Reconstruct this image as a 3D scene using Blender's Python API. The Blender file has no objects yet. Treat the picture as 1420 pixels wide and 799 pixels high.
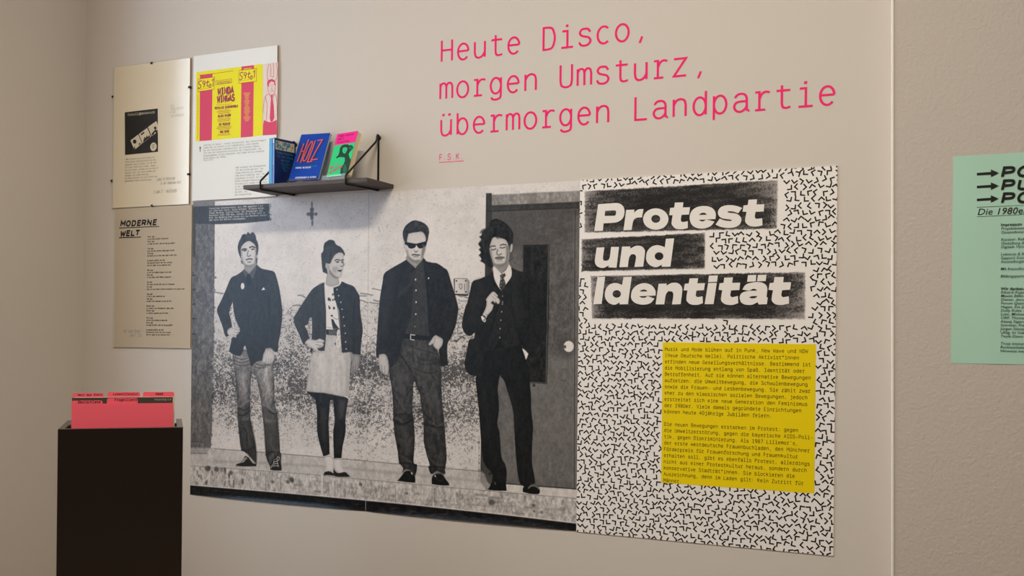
import bpy, math, random
import numpy as np
from mathutils import Matrix, Vector

scn = bpy.context.scene
COL = scn.collection
random.seed(5)

# ------------------------------------------------------------------ camera, light, exposure
F_PX, SH_PX = 1432.9, 67.05
YAW, ROLL = 0.4291, -0.0109
CAM = np.array([2.9362, -3.285, 1.5])
cy, sy, cr, sr = math.cos(YAW), math.sin(YAW), math.cos(ROLL), math.sin(ROLL)
ROT = np.array([[cy, -sy, 0], [sy, cy, 0], [0, 0, 1.0]]) @ np.array([[cr, 0, sr], [0, 1.0, 0], [-sr, 0, cr]])
cd = bpy.data.cameras.new('camera')
cam = bpy.data.objects.new('camera', cd)
COL.objects.link(cam)
cd.sensor_width = 36.0
cd.sensor_fit = 'HORIZONTAL'
cd.lens = F_PX / 1420.0 * 36.0
cd.shift_y = SH_PX / 1420.0
cd.clip_start = 0.05
_m = Matrix.Identity(4)
for i in range(3):
    _m[i][0], _m[i][1], _m[i][2], _m[i][3] = ROT[i, 0], ROT[i, 2], -ROT[i, 1], CAM[i]
cam.matrix_world = _m
scn.camera = cam

scn.view_settings.view_transform = 'Standard'
scn.view_settings.look = 'None'
scn.view_settings.gamma = 1.0
scn.view_settings.use_curve_mapping = False
scn.view_settings.exposure = 0.0

wd = bpy.data.worlds.new('world')
scn.world = wd
wd.use_nodes = True
wd.node_tree.nodes['Background'].inputs[0].default_value = (1.0, 0.78, 0.55, 1)
wd.node_tree.nodes['Background'].inputs[1].default_value = 0.03

WIN_Y0, WIN_Y1, WIN_Z0, WIN_Z1 = -3.1, -0.60, 1.30, 3.3      # the tall window in the left wall
REVEAL = 0.80


def area(name, loc, rot, sx, sy_, power, color):
    l = bpy.data.lights.new(name, 'AREA')
    l.shape = 'RECTANGLE'
    l.size, l.size_y, l.energy, l.color = sx, sy_, power, color
    o = bpy.data.objects.new(name, l)
    o.location, o.rotation_euler = loc, rot
    COL.objects.link(o)
    return o


SKY_RADIANCE, SKY_COLOR = 4.75, (0.77, 0.86, 1.0)        # overcast sky in the panes of that window (built with the room)
area('ceiling_lamp_light', (2.2, -2.6, 4.0), (0, 0, 0), 1.2, 0.3, 113, (1.0, 0.90, 0.735))


# ------------------------------------------------------------------ helpers
def ray(px, py):
    return ROT @ np.array([(px - 710) / F_PX, 1, -(py - 399.5 - SH_PX) / F_PX])


def at(px, py, y=0.0):
    """point of the plane Y = y seen at photograph pixel (px, py)"""
    d = ray(px, py)
    return CAM + d * (y - CAM[1]) / d[1]


def lin(c):
    return tuple((x / 12.92 if x <= 0.04045 else ((x + 0.055) / 1.055) ** 2.4) for x in c)


def hexc(h):
    h = h.lstrip('#')
    return lin(tuple(int(h[i:i + 2], 16) / 255 for i in (0, 2, 4)))


MATS = {}


def mat(name, color, rough=0.6, spec=0.5, bump=None, noise=None, metal=0.0, coat=0.0, coat_rough=0.1):
    if name in MATS:
        return MATS[name]
    m = bpy.data.materials.new(name)
    m.use_nodes = True
    nt = m.node_tree
    b = nt.nodes['Principled BSDF']
    col = hexc(color) if isinstance(color, str) else color
    b.inputs['Base Color'].default_value = (*col, 1)
    b.inputs['Roughness'].default_value = rough
    b.inputs['Specular IOR Level'].default_value = spec
    b.inputs['Metallic'].default_value = metal
    b.inputs['Coat Weight'].default_value = coat
    b.inputs['Coat Roughness'].default_value = coat_rough
    tc = nt.nodes.new('ShaderNodeTexCoord')
    if noise:
        scale, amt = noise
        n = nt.nodes.new('ShaderNodeTexNoise')
        n.inputs['Scale'].default_value = scale
        n.inputs['Detail'].default_value = 5
        nt.links.new(tc.outputs['Object'], n.inputs['Vector'])
        mx = nt.nodes.new('ShaderNodeMix')
        mx.data_type = 'RGBA'
        mx.inputs[6].default_value = (*[c * (1 - amt) for c in col], 1)
        mx.inputs[7].default_value = (*[min(1, c * (1 + amt)) for c in col], 1)
        nt.links.new(n.outputs['Fac'], mx.inputs[0])
        nt.links.new(mx.outputs[2], b.inputs['Base Color'])
    if bump:
        scale, strength, dist = bump
        n = nt.nodes.new('ShaderNodeTexNoise')
        n.inputs['Scale'].default_value = scale
        n.inputs['Detail'].default_value = 4
        nt.links.new(tc.outputs['Object'], n.inputs['Vector'])
        bp = nt.nodes.new('ShaderNodeBump')
        bp.inputs['Strength'].default_value = strength
        bp.inputs['Distance'].default_value = dist
        nt.links.new(n.outputs['Fac'], bp.inputs['Height'])
        nt.links.new(bp.outputs['Normal'], b.inputs['Normal'])
    MATS[name] = m
    return m


def print_mat(name, rough=0.36, spec=0.5, bump=None):
    """ink on paper: the printed tone is stored per vertex"""
    m = mat(name, (0.8, 0.8, 0.8), rough, spec, bump)
    nt = m.node_tree
    a = nt.nodes.new('ShaderNodeAttribute')
    a.attribute_name = 'ink'
    nt.links.new(a.outputs['Color'], nt.nodes['Principled BSDF'].inputs['Base Color'])
    return m


def glass_mat(name, tint=(1, 1, 1), rough=0.03, ior=1.5):
    if name in MATS:
        return MATS[name]
    m = bpy.data.materials.new(name)
    m.use_nodes = True
    nt = m.node_tree
    nt.nodes.remove(nt.nodes['Principled BSDF'])
    tr = nt.nodes.new('ShaderNodeBsdfTransparent')
    tr.inputs[0].default_value = (*tint, 1)
    gl = nt.nodes.new('ShaderNodeBsdfGlossy')
    gl.inputs['Roughness'].default_value = rough
    fr = nt.nodes.new('ShaderNodeFresnel')
    fr.inputs[0].default_value = ior
    mx = nt.nodes.new('ShaderNodeMixShader')
    ge = nt.nodes.new('ShaderNodeNewGeometry')
    inv = nt.nodes.new('ShaderNodeMath')
    inv.operation = 'SUBTRACT'
    inv.inputs[0].default_value = 1.0
    nt.links.new(ge.outputs['Backfacing'], inv.inputs[1])
    mu = nt.nodes.new('ShaderNodeMath')
    mu.operation = 'MULTIPLY'
    nt.links.new(fr.outputs[0], mu.inputs[0])
    nt.links.new(inv.outputs[0], mu.inputs[1])
    nt.links.new(mu.outputs[0], mx.inputs[0])
    nt.links.new(tr.outputs[0], mx.inputs[1])
    nt.links.new(gl.outputs[0], mx.inputs[2])
    nt.links.new(mx.outputs[0], nt.nodes['Material Output'].inputs[0])
    MATS[name] = m
    return m


def thing(name, label, cat, loc=(0, 0, 0), rot=None, group=None):
    o = bpy.data.objects.new(name, None)
    o.empty_display_size = 0.05
    o.location = loc
    if rot is not None:
        o.rotation_euler = rot
    COL.objects.link(o)
    o['label'], o['category'] = label, cat
    if group:
        o['group'] = group
    return o


class MB:
    """collects polygons and links them as ONE mesh object"""

    def __init__(s):
        s.v, s.f, s.m = [], [], []

    def poly(s, pts, mi=0):
        k = len(s.v)
        s.v += [tuple(p) for p in pts]
        s.f.append(tuple(range(k, k + len(pts))))
        s.m.append(mi)

    def box(s, a, b, mi=0, M=None):
        (x0, y0, z0), (x1, y1, z1) = a, b
        c = [(x0, y0, z0), (x1, y0, z0), (x1, y1, z0), (x0, y1, z0), (x0, y0, z1), (x1, y0, z1), (x1, y1, z1), (x0, y1, z1)]
        if M is not None:
            c = [tuple(M @ Vector(p)) for p in c]
        k = len(s.v)
        s.v += c
        for q in ((0, 3, 2, 1), (4, 5, 6, 7), (0, 1, 5, 4), (1, 2, 6, 5), (2, 3, 7, 6), (3, 0, 4, 7)):
            s.f.append(tuple(k + i for i in q))
            s.m.append(mi)

    def prism(s, outline, axis_vec, mi=0):
        """outline: planar list of 3D points; extruded by axis_vec"""
        n = len(outline)
        k = len(s.v)
        ax = Vector(axis_vec)
        s.v += [tuple(p) for p in outline] + [tuple(Vector(p) + ax) for p in outline]
        s.f.append(tuple(range(k + n - 1, k - 1, -1)))
        s.m.append(mi)
        s.f.append(tuple(range(k + n, k + 2 * n)))
        s.m.append(mi)
        for i in range(n):
            j = (i + 1) % n
            s.f.append((k + i, k + j, k + n + j, k + n + i))
            s.m.append(mi)

    def tube(s, pts, r, n=10, mi=0, closed=False):
        pts = [Vector(p) for p in pts]
        k0 = len(s.v)
        N = len(pts)
        ref = None
        for i, p in enumerate(pts):
            a = pts[i - 1] if (i > 0 or closed) else p
            b = pts[(i + 1) % N] if (i < N - 1 or closed) else p
            t = (b - a).normalized()
            if ref is None:
                ref = t.orthogonal().normalized()
            ref = (ref - t * ref.dot(t)).normalized()
            q = t.cross(ref)
            for j in range(n):
                an = 2 * math.pi * j / n
                s.v.append(tuple(p + ref * (r * math.cos(an)) + q * (r * math.sin(an))))
        for i in range(N if closed else N - 1):
            a, b = k0 + i * n, k0 + ((i + 1) % N) * n
            for j in range(n):
                s.f.append((a + j, a + (j + 1) % n, b + (j + 1) % n, b + j))
                s.m.append(mi)
        if not closed:
            s.f.append(tuple(range(k0 + n - 1, k0 - 1, -1)))
            s.f.append(tuple(range(k0 + (N - 1) * n, k0 + N * n)))
            s.m += [mi, mi]

    def build(s, name, mats, parent=None, org=None, smooth=False, bevel=0.0):
        """vertices are in world space minus org (or, with org None, minus the root thing's location)"""
        me = bpy.data.meshes.new(name)
        if org is None:
            r = parent
            while r is not None and r.parent is not None:
                r = r.parent
            org = r.location if r is not None else Vector((0, 0, 0))
        ox, oy, oz = org
        me.from_pydata([(x - ox, y - oy, z - oz) for x, y, z in s.v], [], s.f)
        mats = mats if isinstance(mats, (list, tuple)) else [mats]
        for m in mats:
            me.materials.append(m)
        me.polygons.foreach_set('material_index', s.m)
        if smooth:
            me.polygons.foreach_set('use_smooth', [True] * len(me.polygons))
        me.update()
        o = bpy.data.objects.new(name, me)
        COL.objects.link(o)
        if parent is not None:
            o.parent = parent
        else:
            o.location = org
        if bevel:
            bv = o.modifiers.new('bevel', 'BEVEL')
            bv.width, bv.segments, bv.limit_method = bevel, 2, 'ANGLE'
        return o


LOCAL = Vector((0, 0, 0))


def tag(o, label=None, cat=None, group=None, kind=None):
    for k, v in (('label', label), ('category', cat), ('group', group), ('kind', kind)):
        if v:
            o[k] = v
    return o


def pts_of(t):
    """'x,y x,y ...' -> [(x, y), ...]"""
    return [tuple(float(q) for q in p.split(',')) for p in t.split()]


def spline(pts, closed=True, n=5, corner=42):
    """Catmull-Rom through the points; sharp corners stay sharp"""
    P = [np.array(p, float) for p in pts]
    N = len(P)
    sharp = []
    for i in range(N):
        if not closed and i in (0, N - 1):
            sharp.append(True)
            continue
        a, b = P[i] - P[i - 1], P[(i + 1) % N] - P[i]
        c = np.dot(a, b) / (np.linalg.norm(a) * np.linalg.norm(b) + 1e-9)
        sharp.append(math.degrees(math.acos(max(-1, min(1, c)))) > corner)
    out = []
    for i in range(N if closed else N - 1):
        p1, p2 = P[i], P[(i + 1) % N]
        p0 = p1 - (p2 - p1) if sharp[i] else P[i - 1]
        p3 = p2 + (p2 - p1) if sharp[(i + 1) % N] else P[(i + 2) % N]
        for k in range(n):
            t = k / n
            out.append(0.5 * (2 * p1 + (p2 - p0) * t + (2 * p0 - 5 * p1 + 4 * p2 - p3) * t * t + (3 * p1 - p0 - 3 * p2 + p3) * t ** 3))
    if not closed:
        out.append(P[-1])
    return out


# ------------------------------------------------------------------ single-stroke typewriter face
# L polyline, S smooth curve, O ellipse (cx cy rx ry [from to]), D dot; cell 60 wide, x height 55, capitals 74
G = {
    'a': 'S 13 43 20 52 31 55 42 51 47 41|L 47 41 47 9|S 47 9 49 2 55 1|S 47 31 30 31 17 28 11 16 16 4 27 -1 39 4 47 15',
    'b': 'L 12 74 12 0|O 30 27 18 28', 'c': 'O 31 27 20 28 48 312', 'd': 'L 48 74 48 0|O 30 27 18 28',
    'e': 'L 11 29 49 29|O 30 27 19 28 4 318', 'f': 'L 13 54 50 54|S 53 71 44 74 36 73 29 68 27 57|L 27 57 27 0|L 14 0 42 0',
    'g': 'O 29 28 18 27|L 47 55 47 -3|S 47 -3 44 -15 30 -20 18 -18 13 -11', 'h': 'L 12 74 12 0|S 12 36 20 50 32 55 44 50 48 37|L 48 37 48 0',
    'i': 'L 15 55 32 55 32 0|L 12 0 51 0|D 31 72', 'j': 'L 18 55 38 55 38 -5|S 38 -5 35 -16 25 -20 13 -18|D 37 72',
    'k': 'L 13 74 13 0|L 47 55 13 23|L 25 34 50 0', 'l': 'L 13 74 31 74 31 0|L 11 0 51 0',
    'm': 'L 8 55 8 0|S 8 42 13 52 20 55 27 51 30 41|L 30 41 30 0|S 30 42 35 52 42 55 49 51 52 41|L 52 41 52 0',
    'n': 'L 12 55 12 0|S 12 36 20 50 32 55 44 50 48 37|L 48 37 48 0', 'o': 'O 30 27 20 28', 'p': 'L 12 55 12 -20|O 30 27 18 28',
    'q': 'L 48 55 48 -20|O 30 27 18 28', 'r': 'L 11 55 23 55 23 0|L 11 0 40 0|S 23 34 30 49 41 55 52 52',
    's': 'S 47 43 40 53 30 55 19 53 13 42 19 33 30 29 42 25 48 14 42 3 30 -1 17 2 11 12',
    't': 'L 11 54 49 54|L 26 70 26 14|S 26 14 29 3 38 0 50 3', 'u': 'L 12 55 12 18|S 12 18 16 4 27 -1 40 5 48 19|L 48 55 48 0',
    'v': 'L 9 55 30 0 51 55', 'w': 'L 6 55 17 0 30 44 43 0 54 55', 'x': 'L 10 55 50 0|L 50 55 10 0',
    'y': 'L 9 55 30 2|L 51 55 30 2 24 -13|S 24 -13 19 -20 9 -20', 'z': 'L 12 55 48 55 12 0 49 0',
    'ß': 'L 12 0 12 58|S 12 58 16 70 28 74 41 68 41 54 29 43|S 29 43 47 34 50 18 43 3 29 0 23 2',
    'A': 'L 7 0 30 74 53 0|L 15 25 45 25', 'B': 'L 30 74 12 74 12 0 30 0|S 30 74 43 70 46 57 42 44 30 40|L 12 40 30 40|S 30 40 46 36 50 21 45 5 30 0',
    'C': 'O 31 37 21 38 45 315', 'D': 'L 26 74 12 74 12 0 26 0|S 26 74 42 68 50 37 42 6 26 0', 'E': 'L 48 74 13 74 13 0 49 0|L 13 39 43 39',
    'F': 'L 49 74 14 74 14 0|L 14 38 45 38', 'G': 'O 31 37 21 38 45 330|L 50 18 50 34 32 34', 'H': 'L 11 74 11 0|L 49 74 49 0|L 11 39 49 39',
    'I': 'L 13 74 47 74|L 30 74 30 0|L 13 0 47 0', 'J': 'L 20 74 46 74 46 18|S 46 18 42 3 28 -1 15 4 10 16',
    'K': 'L 12 74 12 0|L 49 74 12 30|L 24 44 51 0', 'L': 'L 14 74 14 0 50 0', 'M': 'L 8 0 8 74 30 30 52 74 52 0', 'N': 'L 11 0 11 74 49 0 49 74',
    'O': 'O 30 37 21 38', 'P': 'L 30 74 12 74 12 0|S 30 74 45 69 49 54 45 39 30 34|L 30 34 12 34',
    'R': 'L 30 74 12 74 12 0|S 30 74 45 69 49 54 45 39 30 34|L 12 34 30 34 50 0',
    'S': 'S 48 60 42 71 30 75 17 71 12 57 18 44 30 39 44 33 50 19 44 3 30 -1 15 3 9 16', 'T': 'L 8 74 52 74|L 30 74 30 0',
    'U': 'L 11 74 11 22|S 11 22 15 5 30 -1 45 5 49 22|L 49 22 49 74', 'V': 'L 7 74 30 0 53 74', 'W': 'L 5 74 15 0 30 50 45 0 55 74',
    'X': 'L 9 74 51 0|L 51 74 9 0', 'Y': 'L 8 74 30 36 52 74|L 30 36 30 0', 'Z': 'L 11 74 49 74 10 0 50 0',
    '0': 'O 30 37 20 38', '1': 'L 13 60 31 74 31 0|L 13 0 49 0', '2': 'S 11 58 18 72 30 75 45 68 46 53 32 32 10 0|L 10 0 50 0',
    '3': 'L 12 74 47 74 27 44|S 27 44 45 39 50 22 42 3 28 -1 15 3 9 14', '4': 'L 40 0 40 74 8 22 52 22', '5': 'L 46 74 16 74 13 42|S 13 42 30 48 46 40 49 22 42 4 28 -1 11 10',
    '6': 'O 30 23 20 24|S 10 23 13 50 24 68 42 75', '7': 'L 10 74 50 74 24 0', '8': 'O 30 56 17 19|O 30 18 20 19', '9': 'O 30 51 20 24|S 50 51 47 24 36 6 18 -1',
    '.': 'D 30 4', ',': 'L 33 8 25 -13', ':': 'D 30 8|D 30 46', '-': 'L 17 30 43 30', '(': 'S 40 80 24 56 24 14 40 -10', ')': 'S 20 80 36 56 36 14 20 -10',
    "'": 'L 33 76 28 56', '*': 'L 30 74 30 44|L 17 67 43 51|L 43 67 17 51', '&': 'S 52 0 30 30 16 56 28 74 40 62 30 42 12 22 14 2 30 -2 46 14 50 32', '/': 'L 10 -6 50 80',
}
for _b, _u in (('a', 'ä'), ('o', 'ö'), ('u', 'ü')):
    G[_u] = G[_b] + '|D 20 72|D 42 72'
_gc = {}


def glyph(c, n):
    key = (c, n)
    if key not in _gc:
        out = []
        for st in G.get(c, '').split('|'):
            if not st:
                continue
            q = st.split()
            v = [float(x) for x in q[1:]]
            if q[0] == 'D':
                out.append(('D', [(v[0], v[1])], False))
            elif q[0] == 'O':
                a0, a1 = (v[4], v[5]) if len(v) > 4 else (0, 360)
                k = max(4, int(n * 4 * (a1 - a0) / 360))
                cl = a1 - a0 >= 359
                out.append(('L', [(v[0] + v[2] * math.cos(math.radians(a0 + (a1 - a0) * i / k)), v[1] + v[3] * math.sin(math.radians(a0 + (a1 - a0) * i / k)))
                                  for i in range(k if cl else k + 1)], cl))
            else:
                p = list(zip(v[0::2], v[1::2]))
                if q[0] == 'S':
                    p = [tuple(x) for x in spline(p, False, max(1, n // 2), 181)]
                out.append(('L', p, False))
        _gc[key] = out
    return _gc[key]


def ribbon2d(pts, w, closed=False):
    """a stroke of width w along pts -> list of quads, mitred"""
    P = [np.array(p, float) for p in pts]
    N = len(P)
    L, R = [], []
    for i in range(N):
        d0 = P[i] - P[i - 1] if (i > 0 or closed) else P[1] - P[0]
        d1 = P[(i + 1) % N] - P[i] if (i < N - 1 or closed) else P[i] - P[i - 1]
        d0 = d0 / (np.linalg.norm(d0) + 1e-9)
        d1 = d1 / (np.linalg.norm(d1) + 1e-9)
        n0, n1 = np.array([-d0[1], d0[0]]), np.array([-d1[1], d1[0]])
        m = n0 + n1
        l = np.linalg.norm(m)
        m = m / l if l > 1e-6 else n0
        k = min(1.0 / max(0.3, float(np.dot(m, n0))), 2.6) * w / 2
        L.append(P[i] + m * k)
        R.append(P[i] - m * k)
    return [(L[i], R[i], R[(i + 1) % N], L[(i + 1) % N]) for i in range(N if closed else N - 1)]


def union2d(polys):
    """the union of convex outlines, as non-overlapping faces (winding number > 0)"""
    from mathutils.geometry import delaunay_2d_cdt
    vs, es = [], []
    P = []
    for q in polys:
        ar = sum(q[i - 1][0] * q[i][1] - q[i][0] * q[i - 1][1] for i in range(len(q)))
        if abs(ar) < 1e-9:
            continue
        q = q if ar > 0 else q[::-1]
        P.append(q)
        k = len(vs)
        vs += [Vector((float(p[0]), float(p[1]))) for p in q]
        es += [(k + i, k + (i + 1) % len(q)) for i in range(len(q))]
    V, _, Fc, _, _, _ = delaunay_2d_cdt(vs, es, [], 0, 1e-6)
    out = []
    for f in Fc:
        cx, cz = sum(V[i].x for i in f) / len(f), sum(V[i].y for i in f) / len(f)
        for q in P:
            if all((q[i][0] - q[i - 1][0]) * (cz - q[i - 1][1]) - (q[i][1] - q[i - 1][1]) * (cx - q[i - 1][0]) >= -1e-6 for i in range(len(q))):
                out.append([(V[i].x, V[i].y) for i in f])
                break
    return out


_gu = {}


def glyph_faces(c, w, sx, n):
    key = (c, w, round(sx, 3), n)
    if key not in _gu:
        polys = []
        for typ, p, cl in glyph(c, n):
            if typ == 'D':
                h = w * 0.62
                (px, py), = p
                polys.append([(px * sx - h, py + h), (px * sx - h, py - h), (px * sx + h, py - h), (px * sx + h, py + h)])
            else:
                polys += ribbon2d([(a * sx, b_) for a, b_ in p], w, cl)
        _gu[key] = union2d(polys) if polys else []
    return _gu[key]


def text(mb, s, org, em, w=8.0, ex=(1, 0, 0), ez=(0, 0, 1), adv=60.0, sx=1.0, slant=0.0, n=4, mi=0, narrow=''):
    """typewriter lettering in the plane spanned by ex, ez; em in metres, w in hundredths of it"""
    org, ex, ez = np.array(org, float), np.array(ex, float), np.array(ez, float)
    k = em / 100.0
    x = 0.0
    for c in s:
        for q in glyph_faces(c, w, sx, n):
            mb.poly([org + ex * ((x + a[0] + slant * a[1]) * k) + ez * (a[1] * k) for a in q], mi)
        x += adv * sx * (0.84 if c in narrow else 1.0)
    return x * k


def stroke(mb, pts2d, w, org, ex, ez, mi=0, smooth=True, n=5):
    """a pen stroke given in metres within the plane org, ex, ez"""
    p = spline(pts2d, False, n, 100) if smooth and len(pts2d) > 2 else pts2d
    org, ex, ez = np.array(org, float), np.array(ex, float), np.array(ez, float)
    for q in union2d([[tuple(v * 1000) for v in q] for q in ribbon2d(p, w)]):
        q = [(v[0] / 1000, v[1] / 1000) for v in q]
        mb.poly([org + ex * a[0] + ez * a[1] for a in q], mi)


def flat(mb, loops, org, ex, ez, mi=0):
    """filled outline(s) with holes, given as 2D loops, triangulated into mb"""
    from mathutils.geometry import delaunay_2d_cdt
    vs, es = [], []
    for lp in loops:
        k = len(vs)
        vs += [Vector((float(p[0]), float(p[1]))) for p in lp]
        es += [(k + i, k + (i + 1) % len(lp)) for i in range(len(lp))]
    V, _, Fc, _, _, _ = delaunay_2d_cdt(vs, es, [], 0, 1e-7)
    org, ex, ez = np.array(org, float), np.array(ex, float), np.array(ez, float)

    def inside(x, y):
        r = False
        for lp in loops:
            j = len(lp) - 1
            for i in range(len(lp)):
                if (lp[i][1] > y) != (lp[j][1] > y) and x < (lp[j][0] - lp[i][0]) * (y - lp[i][1]) / (lp[j][1] - lp[i][1]) + lp[i][0]:
                    r = not r
                j = i
        return r
    for f in Fc:
        cx = sum(V[i].x for i in f) / len(f)
        cy_ = sum(V[i].y for i in f) / len(f)
        if inside(cx, cy_):
            mb.poly([org + ex * V[i].x + ez * V[i].y for i in f], mi)


WX, WZ = (1, 0, 0), (0, 0, 1)


def wtext(mb, s, px, py, em, y, **kw):
    """lettering on a plane parallel to the main wall, its baseline starting at photograph pixel px, py"""
    p = at(px, py, y)
    return text(mb, s, p, em, **kw)


# ------------------------------------------------------------------ materials
WALL = mat('greige_wall_paint', '#d9d0c7', 0.75, 0.25, bump=(140, 0.20, 0.0018))
PIERM = mat('rough_plaster_paint', '#cabfb6', 0.8, 0.2, bump=(110, 0.6, 0.0030))
PAPER = mat('white_paper', '#efeae6', 0.5, 0.35)
INK = mat('black_ink', '#1d1816', 0.5, 0.3)
GREYINK = mat('grey_ink', '#6d6864', 0.6, 0.3)
PENCIL = mat('pencil_grey', '#8d8a88', 0.6, 0.3, coat=1.0, coat_rough=.26)
PINK = mat('pink_vinyl', '#fb1273', 0.5, 0.3)
YEL = mat('yellow_ink', '#f7da00', 0.45, 0.35)
BLACKM = mat('black_powder_coated_steel', '#0b0a0a', 0.4, 0.4)

# ------------------------------------------------------------------ the room
CX = -0.603


def struct(mb, name, m, **kw):
    return tag(mb.build(name, m, **kw), kind='structure')


b = MB()
b.box((CX - 0.25, 0, 0), (2.80, 0.18, 4.2))
struct(b, 'wall_back', WALL)
b = MB()
b.box((CX - REVEAL, WIN_Y1, 0), (CX, 0.18, 4.2))
b.box((CX - REVEAL, -5.2, 0), (CX, WIN_Y0, 4.2))
b.box((CX - REVEAL, WIN_Y0, 0), (CX, WIN_Y1, WIN_Z0))
b.box((CX - REVEAL, WIN_Y0, WIN_Z1), (CX, WIN_Y1, 4.2))
struct(b, 'wall_left', WALL)
PY = -0.05


def pier_x(z):
    return 2.6796 + (2.5048 - z) * 0.0105


b = MB()
o0 = [(pier_x(0), PY, 0), (5.0, PY, 0), (5.0, 0.18, 0), (pier_x(0), 0.18, 0)]
o1 = [(pier_x(4.2), PY, 4.2), (5.0, PY, 4.2), (5.0, 0.18, 4.2), (pier_x(4.2), 0.18, 4.2)]
b.v = o0 + o1
for q in ((0, 3, 2, 1), (4, 5, 6, 7), (0, 1, 5, 4), (1, 2, 6, 5), (2, 3, 7, 6), (3, 0, 4, 7)):
    b.f.append(q)
    b.m.append(0)
struct(b, 'wall_right', PIERM)
b = MB()       # plaster bead, paler than the wall, along the edge of the projecting wall
ring = [(-0.0042 + 0.0046 * math.cos(a), PY - 0.0002 - 0.0034 * math.sin(a)) for a in [math.pi * i / 8 for i in range(9)]]
for z in (0.0, 4.2):
    b.v += [(pier_x(z) + 0.004 + x, y, z) for x, y in ring]
for i in range(8):
    b.f.append((i + 1, i, 9 + i, 10 + i))
    b.m.append(0)
struct(b, 'trim_1', mat('pale_edge_plaster', '#f4efe8', 0.4, 0.5), smooth=True)
b = MB()
b.box((CX - 0.25, -5.2, -0.1), (5.0, 0.18, 0))
struct(b, 'floor', mat('grey_brown_floor', '#7c6a58', 0.5, 0.4, noise=(6, 0.2)))
b = MB()
b.box((CX - 0.25, -5.2, 4.2), (5.0, 0.18, 4.3))
struct(b, 'ceiling', mat('white_ceiling_paint', '#f0ece4', 0.8, 0.2))
b = MB()
fx0, fx1 = CX - REVEAL + 0.045, CX - REVEAL + 0.12
for (ya, yb, za, zb) in ((WIN_Y0, WIN_Y1, WIN_Z0, WIN_Z0 + 0.06), (WIN_Y0, WIN_Y1, WIN_Z1 - 0.06, WIN_Z1), (WIN_Y0, WIN_Y0 + 0.06, WIN_Z0, WIN_Z1), (WIN_Y1 - 0.06, WIN_Y1, WIN_Z0, WIN_Z1)):
    b.box((fx0, ya, za), (fx1, yb, zb))
win = struct(b, 'window_1', mat('white_window_paint', '#efeeea', 0.4, 0.5))
lit = bpy.data.materials.new('daylit_window_pane')
lit.use_nodes = True
lb = lit.node_tree.nodes['Principled BSDF']
lb.inputs['Base Color'].default_value = (0.05, 0.05, 0.05, 1)
lb.inputs['Emission Color'].default_value = (*SKY_COLOR, 1)
lb.inputs['Emission Strength'].default_value = SKY_RADIANCE
b = MB()
b.box((CX - REVEAL + 0.060, WIN_Y0 + .05, WIN_Z0 + .05), (CX - REVEAL + 0.066, WIN_Y1 - .05, WIN_Z1 - .05))
tag(b.build('window_pane', lit, win), kind='structure')

# ------------------------------------------------------------------ the printed mural (ink tones per vertex)
SHEET_W, SHEET_H, Z_BOT = 0.841, 1.189, 0.8423
rng = np.random.default_rng(11)


def value_noise(ny, nx, sy_, sx_=None):
    sx_ = sx_ or sy_
    gy, gx = int(ny / sy_) + 3, int(nx / sx_) + 3
    g = rng.random((gy, gx))
    y, x = np.arange(ny) / sy_, np.arange(nx) / sx_
    iy, ix = y.astype(int), x.astype(int)
    fy, fx = (y - iy)[:, None], (x - ix)[None, :]
    fy, fx = fy * fy * (3 - 2 * fy), fx * fx * (3 - 2 * fx)
    a, b_, c, d = g[np.ix_(iy, ix)], g[np.ix_(iy, ix + 1)], g[np.ix_(iy + 1, ix)], g[np.ix_(iy + 1, ix + 1)]
    return (a * (1 - fx) + b_ * fx) * (1 - fy) + (c * (1 - fx) + d * fx) * fy


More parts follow.
